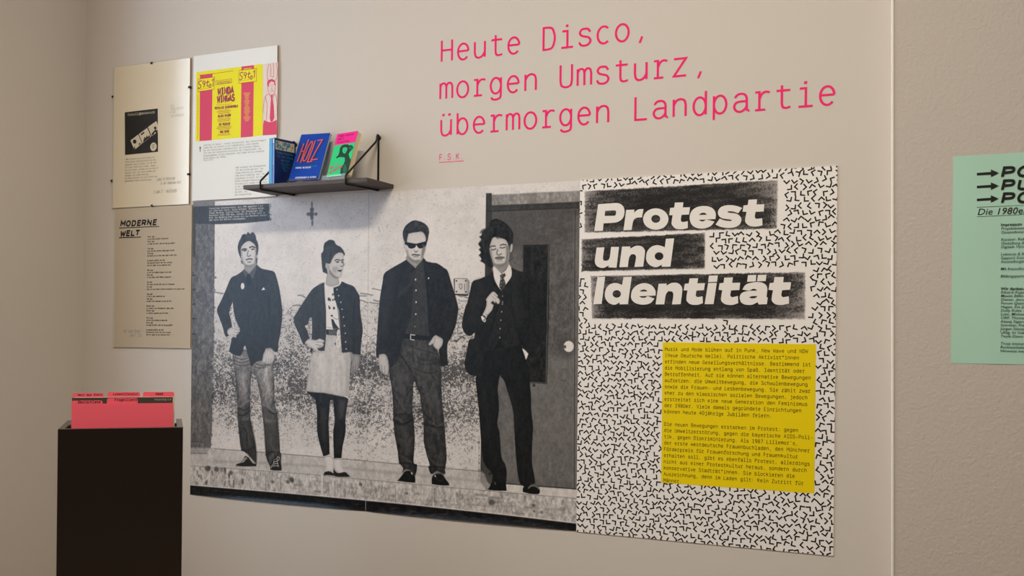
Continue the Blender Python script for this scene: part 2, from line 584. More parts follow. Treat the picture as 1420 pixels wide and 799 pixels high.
class Ras:
    """a small ink rasteriser: tones on a regular grid of a flat sheet; coordinates in millimetres on the wall"""

    def __init__(s, x0, x1, z0, z1, step):
        s.x0, s.z1, s.st = x0 * 1000, z1 * 1000, step
        s.nx, s.ny = int(round((x1 - x0) * 1000 / step)) + 1, int(round((z1 - z0) * 1000 / step)) + 1
        s.X = s.x0 + np.arange(s.nx) * step
        s.Z = s.z1 - np.arange(s.ny) * step
        s.t = np.full((s.ny, s.nx), 0.8)
        s.fig = {}
        s.cur = None

    def mm(s, p):
        q = [at(x, y, -0.002) for x, y in p]
        return np.array([(a[0] * 1000, a[2] * 1000) for a in q])

    def win(s, P, pad):
        i0 = max(0, int((s.z1 - P[:, 1].max() - pad) / s.st))
        i1 = min(s.ny, int((s.z1 - P[:, 1].min() + pad) / s.st) + 2)
        j0 = max(0, int((P[:, 0].min() - pad - s.x0) / s.st))
        j1 = min(s.nx, int((P[:, 0].max() + pad - s.x0) / s.st) + 2)
        return i0, i1, j0, j1

    def dist(s, P, w, closed):
        i0, i1, j0, j1 = w
        X, Z = np.meshgrid(s.X[j0:j1], s.Z[i0:i1])
        d = np.full(X.shape, 1e9)
        ins = np.zeros(X.shape, bool)
        n = len(P)
        for i in range(n if closed else n - 1):
            a, b_ = P[i], P[(i + 1) % n]
            e = b_ - a
            L = e @ e + 1e-9
            u = np.clip(((X - a[0]) * e[0] + (Z - a[1]) * e[1]) / L, 0, 1)
            d = np.minimum(d, (X - a[0] - u * e[0]) ** 2 + (Z - a[1] - u * e[1]) ** 2)
            if closed and a[1] != b_[1]:
                c = (a[1] > Z) != (b_[1] > Z)
                ins ^= c & (X < e[0] * (Z - a[1]) / e[1] + a[0])
        return np.sqrt(d), ins, X, Z

    def put(s, w, cov, tone):
        i0, i1, j0, j1 = w
        s.t[i0:i1, j0:j1] = s.t[i0:i1, j0:j1] * (1 - cov) + tone * cov
        if s.cur is not None:
            m = s.fig.setdefault(s.cur, np.zeros((s.ny, s.nx)))
            m[i0:i1, j0:j1] = np.maximum(m[i0:i1, j0:j1], cov)

    def fill(s, p, tone, soft=1.8, a=1.0, sm=True, ed=None, gx=0.0, gz=0.0, tex=0.0):
        P = s.mm(p)
        if sm:
            P = np.array(spline([tuple(q) for q in P], True, 4, 62))
        w = s.win(P, soft + 1)
        if w[0] >= w[1] or w[2] >= w[3]:
            return
        d, ins, X, Z = s.dist(P, w, True)
        cov = np.clip(0.5 + np.where(ins, d, -d) / soft, 0, 1) * a
        T = np.full(X.shape, tone)
        if ed:
            T = T + ed[0] * np.exp(-d / ed[1])
        c = P.mean(0)
        ex_ = np.ptp(P, 0) + 1e-6
        T = T + gx * (X - c[0]) / ex_[0] - gz * (Z - c[1]) / ex_[1]
        if tex:
            T = T + tex * (value_noise(*X.shape, 5, 3) - 0.5) + tex * (value_noise(*X.shape, 14, 8) - 0.5)
        s.put(w, cov, np.clip(T, 0.03, 0.96))

    def line(s, p, width, tone, soft=1.8, a=1.0, sm=True):
        P = s.mm(p)
        if sm and len(P) > 2:
            P = np.array(spline([tuple(q) for q in P], False, 4, 100))
        w = s.win(P, width + soft)
        if w[0] >= w[1] or w[2] >= w[3]:
            return
        d, _, X, _ = s.dist(P, w, False)
        s.put(w, np.clip(0.5 + (width / 2 - d) / soft, 0, 1) * a, tone)

    def dot(s, p, rx, rz, tone, soft=1.8, a=1.0):
        c = s.mm([p])[0]
        P = np.array([(c[0] + rx * math.cos(t), c[1] + rz * math.sin(t)) for t in np.linspace(0, 2 * math.pi, 17)[:-1]])
        w = s.win(P, soft + 1)
        d, ins, X, _ = s.dist(P, w, True)
        s.put(w, np.clip(0.5 + np.where(ins, d, -d) / soft, 0, 1) * a, tone)

    def mesh(s, name, mats, y, parent, org, jr, mask=None, warm=(1.0, 0.965, 0.945), curl=0.0):
        j0, j1 = jr
        X, Z = np.meshgrid(s.X[j0:j1] / 1000, s.Z / 1000)
        t = np.clip(s.t[:, j0:j1], 0, 1)
        L = np.where(t <= 0.04045, t / 12.92, ((t + 0.055) / 1.055) ** 2.4)
        h, w = X.shape
        Y = np.full(X.shape, y - org[1])
        if curl:      # the lower edge of the paper lifts off the wall
            q_ = (X - X.min()) / np.ptp(X)
            Y -= curl * np.clip((s.Z[-1] / 1000 + .018 - Z) / .018, 0, 1) ** 2 * np.sin(math.pi * q_) ** .6
        co = np.stack([X - org[0], Y, Z - org[2]], -1).reshape(-1, 3)
        lw = [((c * 1.0) ** 2.0) for c in warm]
        cl = np.stack([L * lw[0], L * lw[1], L * lw[2], np.ones(X.shape)], -1).reshape(-1, 4)
        idx = np.arange(h * w).reshape(h, w)
        q = np.stack([idx[1:, :-1], idx[1:, 1:], idx[:-1, 1:], idx[:-1, :-1]], -1)
        if mask is not None:
            mk = mask[:, j0:j1]
            q = q[(mk[1:, :-1] + mk[1:, 1:] + mk[:-1, 1:] + mk[:-1, :-1]) > 1.6]
        q = q.reshape(-1, 4)
        use = np.unique(q)
        re = np.zeros(h * w, np.int64)
        re[use] = np.arange(len(use))
        co, cl, q = co[use], cl[use], re[q]
        me = bpy.data.meshes.new(name)
        me.vertices.add(len(co))
        me.vertices.foreach_set('co', co.astype(np.float32).ravel())
        me.loops.add(q.size)
        me.loops.foreach_set('vertex_index', q.astype(np.int32).ravel())
        me.polygons.add(len(q))
        me.polygons.foreach_set('loop_start', np.arange(0, q.size, 4, dtype=np.int32))
        me.update(calc_edges=True)
        at_ = me.attributes.new('ink', 'FLOAT_COLOR', 'POINT')
        at_.data.foreach_set('color', cl.astype(np.float32).ravel())
        me.materials.append(mats)
        me.polygons.foreach_set('use_smooth', np.ones(len(q), bool))
        o = bpy.data.objects.new(name, me)
        COL.objects.link(o)
        o.parent = parent
        return o


def crop(x0, y0, k):
    return lambda t: [(x0 + x * k, y0 + y * k) for x, y in pts_of(t)]


A1, A2, A3 = crop(290, 315, .1502), crop(290, 425, .1502), crop(290, 540, .1502)
B1, B2, B3 = crop(400, 320, .1502), crop(400, 430, .1502), crop(400, 550, .1502)
C1, C2, C3 = crop(515, 300, .1627), crop(515, 420, .1627), crop(515, 545, .1627)
D1, D2, D3 = crop(630, 290, .1627), crop(630, 410, .1627), crop(630, 560, .1627)
E6, E7 = crop(660, 250, .2003), crop(660, 410, .2003)
PXL = crop(0, 0, 1)

R = Ras(0, 2 * SHEET_W, Z_BOT, Z_BOT + SHEET_H, 1.5)
ny, nx = R.ny, R.nx


def zrow(px, py):
    return (R.z1 - at(px, py, -0.002)[2] * 1000) / R.st


# plaster wall: pale above, rough and speckled below the render line
yy = np.arange(ny)[:, None] * np.ones((1, nx))
xx = np.ones((ny, 1)) * np.arange(nx)[None, :]
R.t[:] = 0.845 + 0.05 * (value_noise(ny, nx, 60) - 0.5) + 0.04 * (value_noise(ny, nx, 16) - 0.5)
r_top = zrow(420, 412) + 14 * (value_noise(ny, nx, 40) - 0.5)
r_mid, r_low = zrow(420, 470), zrow(420, 632)
dens = np.clip((yy - r_top) / 40, 0, 1) * 0.55 + np.clip((yy - r_mid) / 60, 0, 1) * 0.45
dens *= np.clip((r_low + 10 - yy) / 150, 0.18, 1)
patch = 0.45 + 1.1 * value_noise(ny, nx, 55, 70)
f1 = 0.42 * value_noise(ny, nx, 1.5, 1.8) + 0.34 * value_noise(ny, nx, 2.8, 3.4) + 0.24 * value_noise(ny, nx, 6, 8)
spk = np.clip((f1 - (0.66 - 0.24 * dens * patch)) / 0.15, 0, 1)
R.t -= spk * (0.09 + 0.27 * np.clip(dens * patch, 0, 1.1))
R.t -= 0.07 * dens
R.t -= 0.09 * np.clip((value_noise(ny, nx, 2.2) - 0.86) / 0.08, 0, 1)
for k in range(46):      # cracks of the render line
    x = random.uniform(297, 668)
    y = random.uniform(402, 432) - (x - 300) * 0.012
    R.line([(x, y), (x + random.uniform(2, 8), y + random.uniform(-1, 2)), (x + random.uniform(9, 18), y + random.uniform(-1, 4))], random.uniform(1.5, 5), 0.38, 3, 0.6)
for k in range(150):
    x, y = random.uniform(298, 668), random.uniform(440, 585)
    R.line([(x, y), (x + random.uniform(-3, 4), y + random.uniform(1, 5))], random.uniform(2, 8), 0.30, 5, random.uniform(.2, .6))
# grey metal door at the left edge
R.fill(PXL('255,275 297.8,275 297.3,380 297,430 295.5,540 293.5,600 292,622 286,629 255,629'), 0.465, 3, 1, False, tex=0.14)
R.fill(PXL('255,285 271,285 271,356 255,356'), 0.29, 3, 1, False, tex=.05)
R.line(PXL('271,356 271,520 270,600'), 2, 0.36, 3, .6)
for y in (382, 401.5, 422, 442, 463):
    R.line([(264, y), (271, y)], 4, 0.12, 2)
R.line(PXL('264,612.5 283,614 283,628'), 2.4, 0.30, 2, .8)
R.line(PXL('264,615 282,616'), 2, 0.60, 2, .5)
R.line(PXL('255,629 287,629'), 5, 0.12, 3)
for k in range(40):
    y = random.uniform(380, 622)
    R.dot((297.2 - (y - 380) * .013 + random.uniform(-1.5, 1.5), y), random.uniform(2, 7), random.uniform(3, 9), random.choice((.3, .75)), 5, .6)
# wall lamp ornament and the caption block
for (px_, py_, rx, rz) in ((432.5, 284, 3, 12), (432.5, 291, 9, 9), (432, 297, 12, 10), (432.5, 302, 7, 8), (433, 309, 4, 12), (427, 297, 6, 6), (438, 297, 6, 6)):
    R.dot((px_, py_), rx, rz, 0.36, 6, .85)
R.fill(PXL('255,277 297.5,276 297.5,288 255,290'), 0.56, 3, .8, False)
R.fill(PXL('255,287 270,286.5 373,282.5 374.5,306 338,309.5 303,311 265,310 255,310'), 0.265, 2.5, 1, False, tex=0.05)
for k in range(26):
    R.dot((374 + random.uniform(-2, 2.2), random.uniform(283, 307)), random.uniform(1.5, 4), random.uniform(1.5, 4), random.choice((.8, .3)), 3, .7)

# dark door on the right with its window and knob
R.fill(E6('75,102 250,95 420,85 720,74 740,74 740,160 75,180'), 0.615, 5, 1, False, tex=0.10)
R.fill(E6('75,175 420,162 720,148 740,148 740,2100 75,2100'), 0.285, 3, 1, False, tex=0.06)
R.fill(PXL('255,700 256,700 256,701'), 0.3)
R.fill(PXL('674,268 682,268 681,690 666,668 668,560 672,420'), 0.27, 2.5, 1, False, tex=0.05)
R.fill(PXL('681.5,293 805,288 805,678.5 703,671 690,669 680,668'), 0.425, 3, 1, False, tex=0.10)
R.fill(PXL('681.5,292 805,287.5 805,330 760,350 681.5,345'), 0.36, 30, .55, False)
R.fill(PXL('690,520 805,480 805,679 703,671 690,669'), 0.52, 60, .75, False, tex=0.08)
R.line(PXL('681.5,293 805,288'), 4, 0.20, 3, .8)
R.line(PXL('681.8,293 681,420'), 3, 0.20, 3, .7)
for k in range(26):
    x, y = random.uniform(735, 796), random.uniform(296, 345)
    R.line([(x, y), (x + random.uniform(3, 9), y - random.uniform(0, 2))], random.uniform(2, 6), 0.52, 7, .4)
R.fill(E6('326,450 508,446 508,800 326,800'), 0.20, 2, 1, False)
R.fill(E7('326,-10 506,-10 490,614 326,600'), 0.20, 2, 1, False)
R.fill(E6('334,464 494,461 492,800 334,800'), 0.165, 3, 1, False, tex=0.10)
R.fill(E7('334,-10 490,-10 478,600 334,588'), 0.165, 3, 1, False, tex=0.10)
R.line(E6('330,452 506,448'), 2.2, .12, 2)
R.line(E6('502,452 498,800'), 2.4, .52, 2, .8)
R.line(E7('497,0 486,606'), 2.6, .50, 2, .85)
R.line(E7('330,596 488,608'), 2.6, .50, 2, .7)
R.line(E7('505,0 491,612'), 3, .16, 2, .8)
R.dot((740.5, 534.5), 5, 5, .2, 3, .9)
R.line(E7('585,585 628,590'), 2, .25, 2, .8)
R.dot((786, 484), 27, 27, .30, 26, .55)
R.dot((788.7, 480.6), 19, 19, .90, 2.5)
R.dot((783.3, 481), 5, 6, .35, 3, .9)
R.fill(PXL('795,300 805,298 805,679 794,678'), .62, 8, .35, False)
R.line(PXL('797.8,292 797,400 796.5,679'), 3, .22, 3, .8)
for k in range(24):
    R.line([(664.3, 605 + k * 2.6), (664.2, 606.5 + k * 2.6)], random.uniform(1, 5), .25, 3, random.uniform(.1, .9))
# ground strip, kerb and the dark gap beneath
R.fill(PXL('293,621 420,632 540,643 668,654 690,669 690,700 255,700 255,621'), 0.745, 8, 0.75, False, tex=0.08)
R.line(PXL('297,622.5 360,627 420,632 480,637 540,642.5 600,648 668,654'), 2.2, 0.40, 3, 0.75)
R.line(PXL('297,640 420,645 540,655 668,668'), 7, 0.62, 12, 0.5)
R.fill(PXL('690,669.5 805,679 805,692.5 745,687 690,682'), .80, 2, 1, False, tex=.06)
R.line(PXL('690,669 703,671 805,678.8'), 3.2, .14, 2.5)
R.fill(PXL('668,640 676,668 684,672 684,650 672,610'), .33, 6, .9)
R.fill(PXL('255,645 420,657 540,668 660,679 805,691.5 805,740 255,700'), 0.76, 3, 1, False, tex=0.14)
R.line(PXL('255,645.5 420,657.5 540,668.5 660,679.5 805,692'), 2.6, 0.50, 3, 0.55)
for k in range(190):
    x = random.uniform(264, 800)
    y0 = 646 + (x - 264) * 0.0855
    y = y0 + (25 + (x - 264) * 0.014) * random.random() ** (1.8 if x < 345 else 1.1)
    dk = 0.22 if x < 340 and random.random() < .75 else 0.42
    R.line([(x, y), (x + random.uniform(-.8, .8), y + random.uniform(1, 6))], random.uniform(2, 10 if x < 340 else 5), dk, 7, random.uniform(.2, .75) if x < 345 else random.uniform(.08, .42))
for k in range(60):
    x = random.uniform(400, 800)
    y = 652 + (x - 264) * 0.0855 + random.uniform(0, 22)
    R.line([(x, y), (x + random.uniform(4, 18), y + random.uniform(.4, 1.8))], random.uniform(2, 7), 0.55, 7, random.uniform(.2, .6))
for px_, py_, rr in ((288, 650, 14), (300, 651, 12), (378, 668.5, 6), (399, 668.5, 8), (404, 665, 11), (405, 667, 9), (564, 684.5, 5), (740, 701, 7), (740.5, 709, 4), (751, 710.5, 4), (682, 697, 12), (320, 656, 10), (500, 672, 7)):
    R.dot((px_, py_), rr, rr * .8, 0.32, 7, 0.7)
for px_ in (368, 389, 446, 464, 478, 548, 599, 602):
    y = 650 + (px_ - 264) * 0.0855
    R.line([(px_, y), (px_ + .3, y + 22)], 2, 0.42, 3, 0.6)
R.line(PXL('446.5,660 446.5,688'), 9, 0.86, 4, 0.8)
R.fill(PXL('255,672.5 420,686.5 560,699.5 700,714.5 805,727 805,760 255,720'), 0.10, 4, 1, False, tex=0.10)
for k in range(120):
    x = random.uniform(264, 800)
    y = 676 + (x - 264) * 0.100 + random.uniform(0, 7)
    R.line([(x, y), (x + random.uniform(1, 9), y + random.uniform(.2, 1))], random.uniform(1.5, 5), 0.30, 4, random.uniform(.2, .7))
R.line(PXL('255,671.7 420,685.7 560,698.7 700,713.7 805,726.2'), 3.4, 0.88, 3, 0.8)

# fuse boxes on the plaster
R.fill(D1('2,590 105,592 128,612 126,722 112,738 0,728 -6,600'), .30, 2.5, .85, False)
R.fill(D1('6,593 104,596 104,724 4,722'), .80, 2, 1, False, gx=-.05)
R.fill(D1('104,598 124,612 122,722 104,726'), .68, 2, 1, False)
for q in ('19,612', '97,612', '19,704', '97,706'):
    R.dot(D1(q)[0], 3, 3, .2, 2)
R.line(D1('44,640 44,670 56,684 66,670 66,640 44,640'), 2, .35, 2, .9, False)
R.line(D1('88,640 88,690'), 3, .4, 2, .7)
R.line(D1('0,728 112,736'), 4, .2, 2.5)
R.line(C1('62,90 70,132'), 2.5, .55, 3, .7)
R.line(C2('742,96 770,120'), 3, .3, 3, .8)
R.line(D2('20,392 60,355 84,362'), 5, .3, 4, .8)
R.line(D2('0,384 18,390'), 6, .3, 4, .8)

# ---- first figure: man in a dark jacket, jeans and plimsolls, hand on hip
R.cur = 1
R.fill(A2('214,436 226,540 240,650 248,766 262,930 262,1026 275,1166 295,1306 330,1346 362,1366 402,1416 436,1456 437,1386 430,1286 410,1186 390,1096 378,966 382,766 388,660 395,556 375,430 300,400'), .50, 2, 1, True, ed=(-.22, 14), gz=-.28, tex=.16)
R.fill(A2('400,548 430,640 460,766 480,896 495,1026 510,1166 520,1326 530,1406 567,1486 600,1416 640,1406 663,1456 665,1366 655,1346 650,1246 640,1116 630,996 606,896 604,766 598,650 588,520 500,480 400,500'), .54, 2, 1, True, ed=(-.24, 13), gz=-.30, tex=.16)
R.fill(A2('258,940 330,900 380,880 385,1010 300,1035 262,1026'), .24, 14, .45)
R.fill(A2('490,900 560,930 628,990 632,1080 540,1040 495,1020'), .24, 14, .45)
R.fill(A2('285,1050 390,1060 432,1290 436,1450 330,1340 290,1290'), .23, 10, .65, tex=.1)
R.fill(A2('505,1080 632,1060 650,1330 540,1390 520,1320'), .25, 10, .6, tex=.1)
for q, t, w_ in (('262,925 300,920 345,880 378,870', .62, 6), ('270,1000 320,1005 376,962', .12, 6), ('275,940 330,960 370,930', .15, 5), ('300,1325 350,1330 420,1300', .12, 6),
                 ('492,905 545,930 600,975 625,985', .68, 6), ('545,960 590,990 628,985', .14, 6), ('525,1370 580,1340 650,1350', .12, 6), ('560,1250 590,1320 620,1340', .42, 8),
                 ('335,1100 360,1200 375,1260', .38, 10), ('230,500 300,520 370,500', .28, 4), ('235,530 300,548 385,535', .28, 4), ('420,520 480,545 560,540', .26, 4), ('240,470 300,490 355,480', .26, 4),
                 ('300,620 330,700 340,780', .66, 12), ('520,600 540,680 555,780', .76, 22), ('425,560 470,570 520,560', .3, 5), ('330,1130 350,1180 345,1240', .14, 6), ('585,1100 600,1180 590,1240', .36, 10)):
    R.line(A2(q), w_, t, w_ * .9, .45 if t > .5 else .7)
R.fill(A3('243,703 262,688 290,680 308,655 330,612 365,632 400,680 436,690 437,716 300,716 246,714'), .17, 2)
R.line(A3('246,708 320,716 436,714'), 3, .82, 2, .9)
R.fill(A3('562,742 568,705 598,655 640,640 664,690 669,750 600,750'), .17, 2)
for q in ('322,585 312,615 325,620 334,600 322,585', '312,640 345,630', '305,655 350,640', '310,668 335,650', '300,676 325,665', '632,622 626,650 642,655 648,630 632,622', '600,672 632,662', '598,690 636,684', '594,708 640,706', '600,660 586,715', '628,668 640,716', '570,730 580,700'):
    R.line(A3(q), 2.6, .85, 2, .9)
R.fill(A1('322,390 300,412 250,445 212,462 186,500 150,590 110,680 80,740 74,782 100,852 125,922 140,982 155,1015 186,1003 168,962 178,940 212,922 202,862 186,800 192,762 216,692 224,740 230,790 248,850 270,905 284,950 250,1000 214,1022 200,1072 186,1132 182,1148 220,1172 262,1188 290,1187 310,1152 322,1096 336,1100 362,1192 385,1272 400,1288 420,1252 460,1237 492,1232 502,1172 526,1116 572,1118 610,1152 636,1142 641,1062 656,982 670,882 676,782 668,700 650,580 626,480 602,416 560,400 490,385 460,366 438,342 372,440'), .205, 2, 1, True, tex=.05)
R.fill(A1('535,600 560,700 555,900 528,1110 545,900 540,720'), .13, 8, .7)
R.fill(A1('225,700 240,800 280,920 262,900 230,800'), .12, 6, .6)
R.line(A1('320,425 338,500 385,640 372,720 355,1000 322,1100'), 2.6, .12, 3, .75)
R.line(A1('432,402 444,520 436,570 385,645'), 2.6, .13, 3, .75)
R.line(A1('250,560 300,590 330,640'), 6, .26, 6, .4)
R.line(A1('560,430 600,520 630,640'), 14, .27, 14, .5)
R.fill(A1('322,388 316,420 342,466 352,440 372,436 402,478 432,402 438,350 420,350 370,425 330,372'), .37, 2)
R.fill(A1('348,436 377,434 392,520 366,545 344,512'), .13, 2)
R.fill(A1('318,330 330,350 322,388 370,432 436,350 440,300'), .66, 2, ed=(-.08, 6))
R.fill(A1('284,272 290,210 300,165 335,132 370,122 405,135 430,165 440,205 442,255 437,300 420,336 395,364 360,372 330,356 310,330 298,305'), .80, 2, ed=(-.10, 6))
R.fill(A1('300,300 330,356 360,372 395,364 420,336 400,345 360,352 325,335'), .52, 7, .75)
R.fill(A1('292,292 274,244 264,190 274,140 294,100 305,74 330,64 344,70 358,44 376,62 388,56 398,48 415,56 430,85 435,115 450,150 454,200 446,258 437,252 436,200 424,166 400,142 370,128 335,140 306,168 291,202 294,250'), .22, 3, 1, tex=.10)
R.fill(A1('290,312 300,310 314,336 304,340'), .25, 3)
R.fill(A1('436,288 446,285 441,340 433,330'), .25, 3)
R.line(A1('302,212 318,202 346,205'), 4.5, .16, 2.5)
R.line(A1('374,190 396,180 424,190'), 4.5, .16, 2.5)
R.fill(A1('308,218 328,211 346,216 330,224'), .20, 3, .95)
R.fill(A1('384,205 404,198 420,203 404,212'), .20, 3, .95)
R.line(A1('362,218 352,262 368,270 384,260'), 3.4, .38, 3.5, .85)
R.line(A1('342,302 370,294 398,296'), 4, .22, 2.5)
R.line(A1('358,322 372,325 384,320'), 4, .44, 5, .8)
R.fill(A1('425,200 440,210 436,300 420,325 428,260'), .48, 7, .7)
R.fill(A1('292,205 308,200 304,260 318,320 330,352 306,330 292,285'), .60, 8, .6)
R.dot(A1('309,545')[0], 9, 13, .88, 2)
R.line(A1('303,535 314,555'), 2, .66, 3, .5)
R.fill(A1('483,583 492,568 505,555 513,572 523,577'), .88, 2)
R.fill(A2('165,236 182,212 205,196 240,200 262,194 280,208 286,234 270,238 276,254 258,258 248,292 226,282 200,274 178,266'), .80, 2, ed=(-.12, 4))
R.line(A2('240,215 282,218'), 1.6, .45, 2, .8)
R.line(A2('228,235 272,246'), 1.6, .45, 2, .8)
R.line(A2('218,256 246,272'), 1.6, .45, 2, .8)
R.fill(A2('528,392 560,404 598,432 601,482 582,522 545,532 520,526 488,514 492,490 502,450'), .78, 2, ed=(-.12, 4))
for q in ('520,524 528,480', '545,530 552,480', '566,526 574,482'):
    R.line(A2(q), 1.8, .48, 2, .8)
R.line(A2('530,384 570,394 606,420'), 2.5, .36, 2, .7)

# ---- second figure: woman in a cardigan and pale skirt, looking to the side
R.cur = 2
R.fill(B2('165,752 215,800 245,820 262,950 265,1120 290,1240 322,1352 348,1344 380,1330 376,1180 370,1050 378,920 384,830 412,830 420,930 426,1030 413,1130 416,1250 420,1368 488,1368 500,1260 526,1130 527,1000 545,860 556,800 540,770 340,745 240,738'), .17, 2, 1, True, ed=(-.05, 10), tex=.06)
R.fill(B3('470,30 530,40 520,150 500,205 470,205 460,120'), .36, 18, .7)
R.fill(B3('295,100 340,110 345,300 330,420 310,330'), .28, 16, .6)
R.fill(B3('324,568 350,545 386,544 416,580 420,640 418,695 380,692 336,700 345,630'), .84, 2, ed=(-.10, 5))
R.fill(B3('420,574 455,570 492,572 488,625 518,690 500,712 460,704 424,660'), .84, 2, ed=(-.10, 5))
R.line(B3('326,572 352,552 390,556'), 2.2, .66, 2, .8)
R.line(B3('422,580 490,582'), 2.2, .62, 2, .8)
R.fill(B3('324,726 330,705 345,695 380,692 415,712 420,732 370,726'), .16, 2)
R.fill(B3('417,660 432,690 462,708 520,698 548,718 572,742 500,742 432,736 416,710'), .16, 2)
R.fill(B2('345,226 480,238 492,392 570,388 577,480 566,600 560,799 540,803 480,796 340,768 240,760 160,750 186,600 206,450 226,388 330,376'), .775, 2, 1, True, ed=(-.07, 8), tex=.05)
for q, t in (('240,480 225,600 215,740', .70), ('380,400 375,560 370,760', .73), ('480,480 490,620 490,780', .71), ('545,420 540,600 530,780', .68), ('300,420 290,560', .82)):
    R.line(B2(q), 12, t, 14, .6)
R.line(B2('160,750 240,760 340,768 480,796 545,802'), 2.2, .55, 2, .7)
R.fill(B3('510,-2 552,-2 558,30 545,18'), .80, 2)
R.fill(B2('600,410 655,408 658,480 640,558 612,570 592,612 576,572 584,480'), .66, 2, ed=(-.14, 5))
R.line(B2('592,600 600,520'), 2, .36, 2, .8)
R.line(B2('612,570 622,500'), 2, .40, 2, .8)
R.fill(B2('570,392 600,400 600,440 575,480'), .62, 3)
R.fill(B1('345,470 360,380 385,372 455,430 466,466 470,500 400,520 352,500'), .715, 2, ed=(-.06, 6))
R.fill(B1('330,478 347,500 400,516 468,497 492,470 498,500 422,530 422,600 456,720 470,832 478,900 474,920 345,912 345,740 340,640 332,560'), .865, 2, ed=(-.05, 5))
for q, rx, rz in (('372,632', 9, 9), ('386,640', 5, 8), ('410,590', 7, 6), ('430,632', 9, 7), ('410,640', 6, 5), ('380,715', 8, 6), ('374,700', 5, 5), ('420,715', 8, 8), ('400,785', 9, 5)):
    R.dot(B1(q)[0], rx * .55, rz * .7, .22, 2.4)
R.fill(B2('395,82 415,90 432,124 472,178 470,186 412,178 402,130'), .16, 2)
R.line(B2('345,160 400,165 470,176'), 2, .62, 2, .8)
R.line(B2('405,60 440,85 465,80'), 2, .4, 2, .7)
R.fill(B2('347,180 456,184 450,236 350,228'), .17, 2)
R.fill(B2('370,186 442,190 440,232 372,226'), .40, 3)
R.line(B2('405,188 405,230'), 2, .28, 2, .7)
for q, rx, rz in (('466,216', 17, 32), ('460,300', 15, 40)):
    c = B2(q)[0]
    R.line([(c[0] + rx * .15 * math.cos(t), c[1] + rz * .15 * math.sin(t)) for t in np.linspace(0, 6.28, 13)], 3.4, .92, 2)
R.fill(B2('424,312 440,300 436,326'), .2, 2)
R.fill(B1('330,476 300,490 268,506 225,536 190,580 130,670 80,750 50,800 48,820 60,870 80,920 100,960 130,1036 150,1054 160,1020 196,998 176,935 150,878 180,862 192,812 216,792 219,880 213,1002 250,1008 300,1004 330,1022 326,1108 280,1104 238,1080 212,1130 200,1120 205,1075 280,1106 332,1110 346,972 346,740 338,640 333,560'), .235, 2, 1, True, tex=.05)
R.fill(B1('212,1000 332,1020 328,1108 280,1104 240,1078'), .17, 2, .9)
R.fill(B1('493,468 540,490 600,514 632,560 656,612 661,720 670,799 686,920 671,1032 665,1146 602,1137 576,1122 500,1127 490,1030 480,910 466,740 452,700 422,600 416,526 470,506'), .195, 2, 1, True, tex=.05)
R.line(B1('610,640 600,820 604,1010 600,1130'), 7, .12, 7, .7)
R.line(B1('215,600 219,700 217,800'), 6, .15, 6, .6)
R.line(B1('418,530 425,600 455,720 470,850 490,1040 498,1120'), 2.4, .13, 2.5, .8)
R.line(B1('300,510 310,640 315,800'), 16, .29, 18, .5)
for q in ('448,543', '464,600', '484,661', '495,725', '508,797'):
    R.dot(B1(q)[0], 2.6, 3, .78, 2)
for q in ('516,146', '525,215', '528,295', '533,360'):
    R.dot(B2(q)[0], 2.6, 3, .78, 2)
R.fill(B2('150,302 188,268 250,278 288,264 330,280 330,300 318,304 328,322 310,344 282,346 300,356 268,352 282,382 246,372 206,346'), .80, 2, ed=(-.12, 4))
R.line(B2('262,296 326,300'), 1.8, .45, 2, .8)
R.line(B2('252,318 312,332'), 1.8, .42, 2, .8)
R.fill(B1('350,330 372,318 384,300 402,262 430,222 465,198 502,206 513,226 508,256 511,282 523,312 508,330 508,352 499,372 487,420 460,435 420,420 385,378 365,362 348,345'), .78, 2, ed=(-.07, 5))
R.fill(B1('372,345 400,390 440,425 470,432 430,440 385,400'), .50, 6, .75)
R.fill(B1('358,402 330,386 318,384 310,330 305,270 302,215 320,190 325,140 335,112 346,104 380,84 420,94 440,128 480,150 505,180 520,214 514,232 498,206 462,202 428,225 402,266 386,302 365,304 346,296 342,335 358,362'), .23, 3, 1, tex=.08)
R.line(B1('345,170 400,150 440,165'), 5, .34, 6, .5)
R.fill(B1('345,300 365,304 378,335 368,348 350,335'), .74, 3, ed=(-.14, 3))
R.line(B1('430,276 452,266 474,274'), 3.6, .20, 2.2)
R.line(B1('486,274 508,268'), 3.6, .20, 2.2)
R.fill(B1('434,290 455,282 470,288 455,296'), .20, 3, .95)
R.fill(B1('486,288 502,283 508,290 494,296'), .20, 3, .95)
R.line(B1('498,292 512,318 492,330 480,326'), 3, .36, 2.5, .75)
R.fill(B1('450,366 475,362 498,362 482,378 462,376'), .20, 2.5, .95)
R.fill(B1('440,330 460,345 440,395 410,385 405,340'), .62, 12, .6)

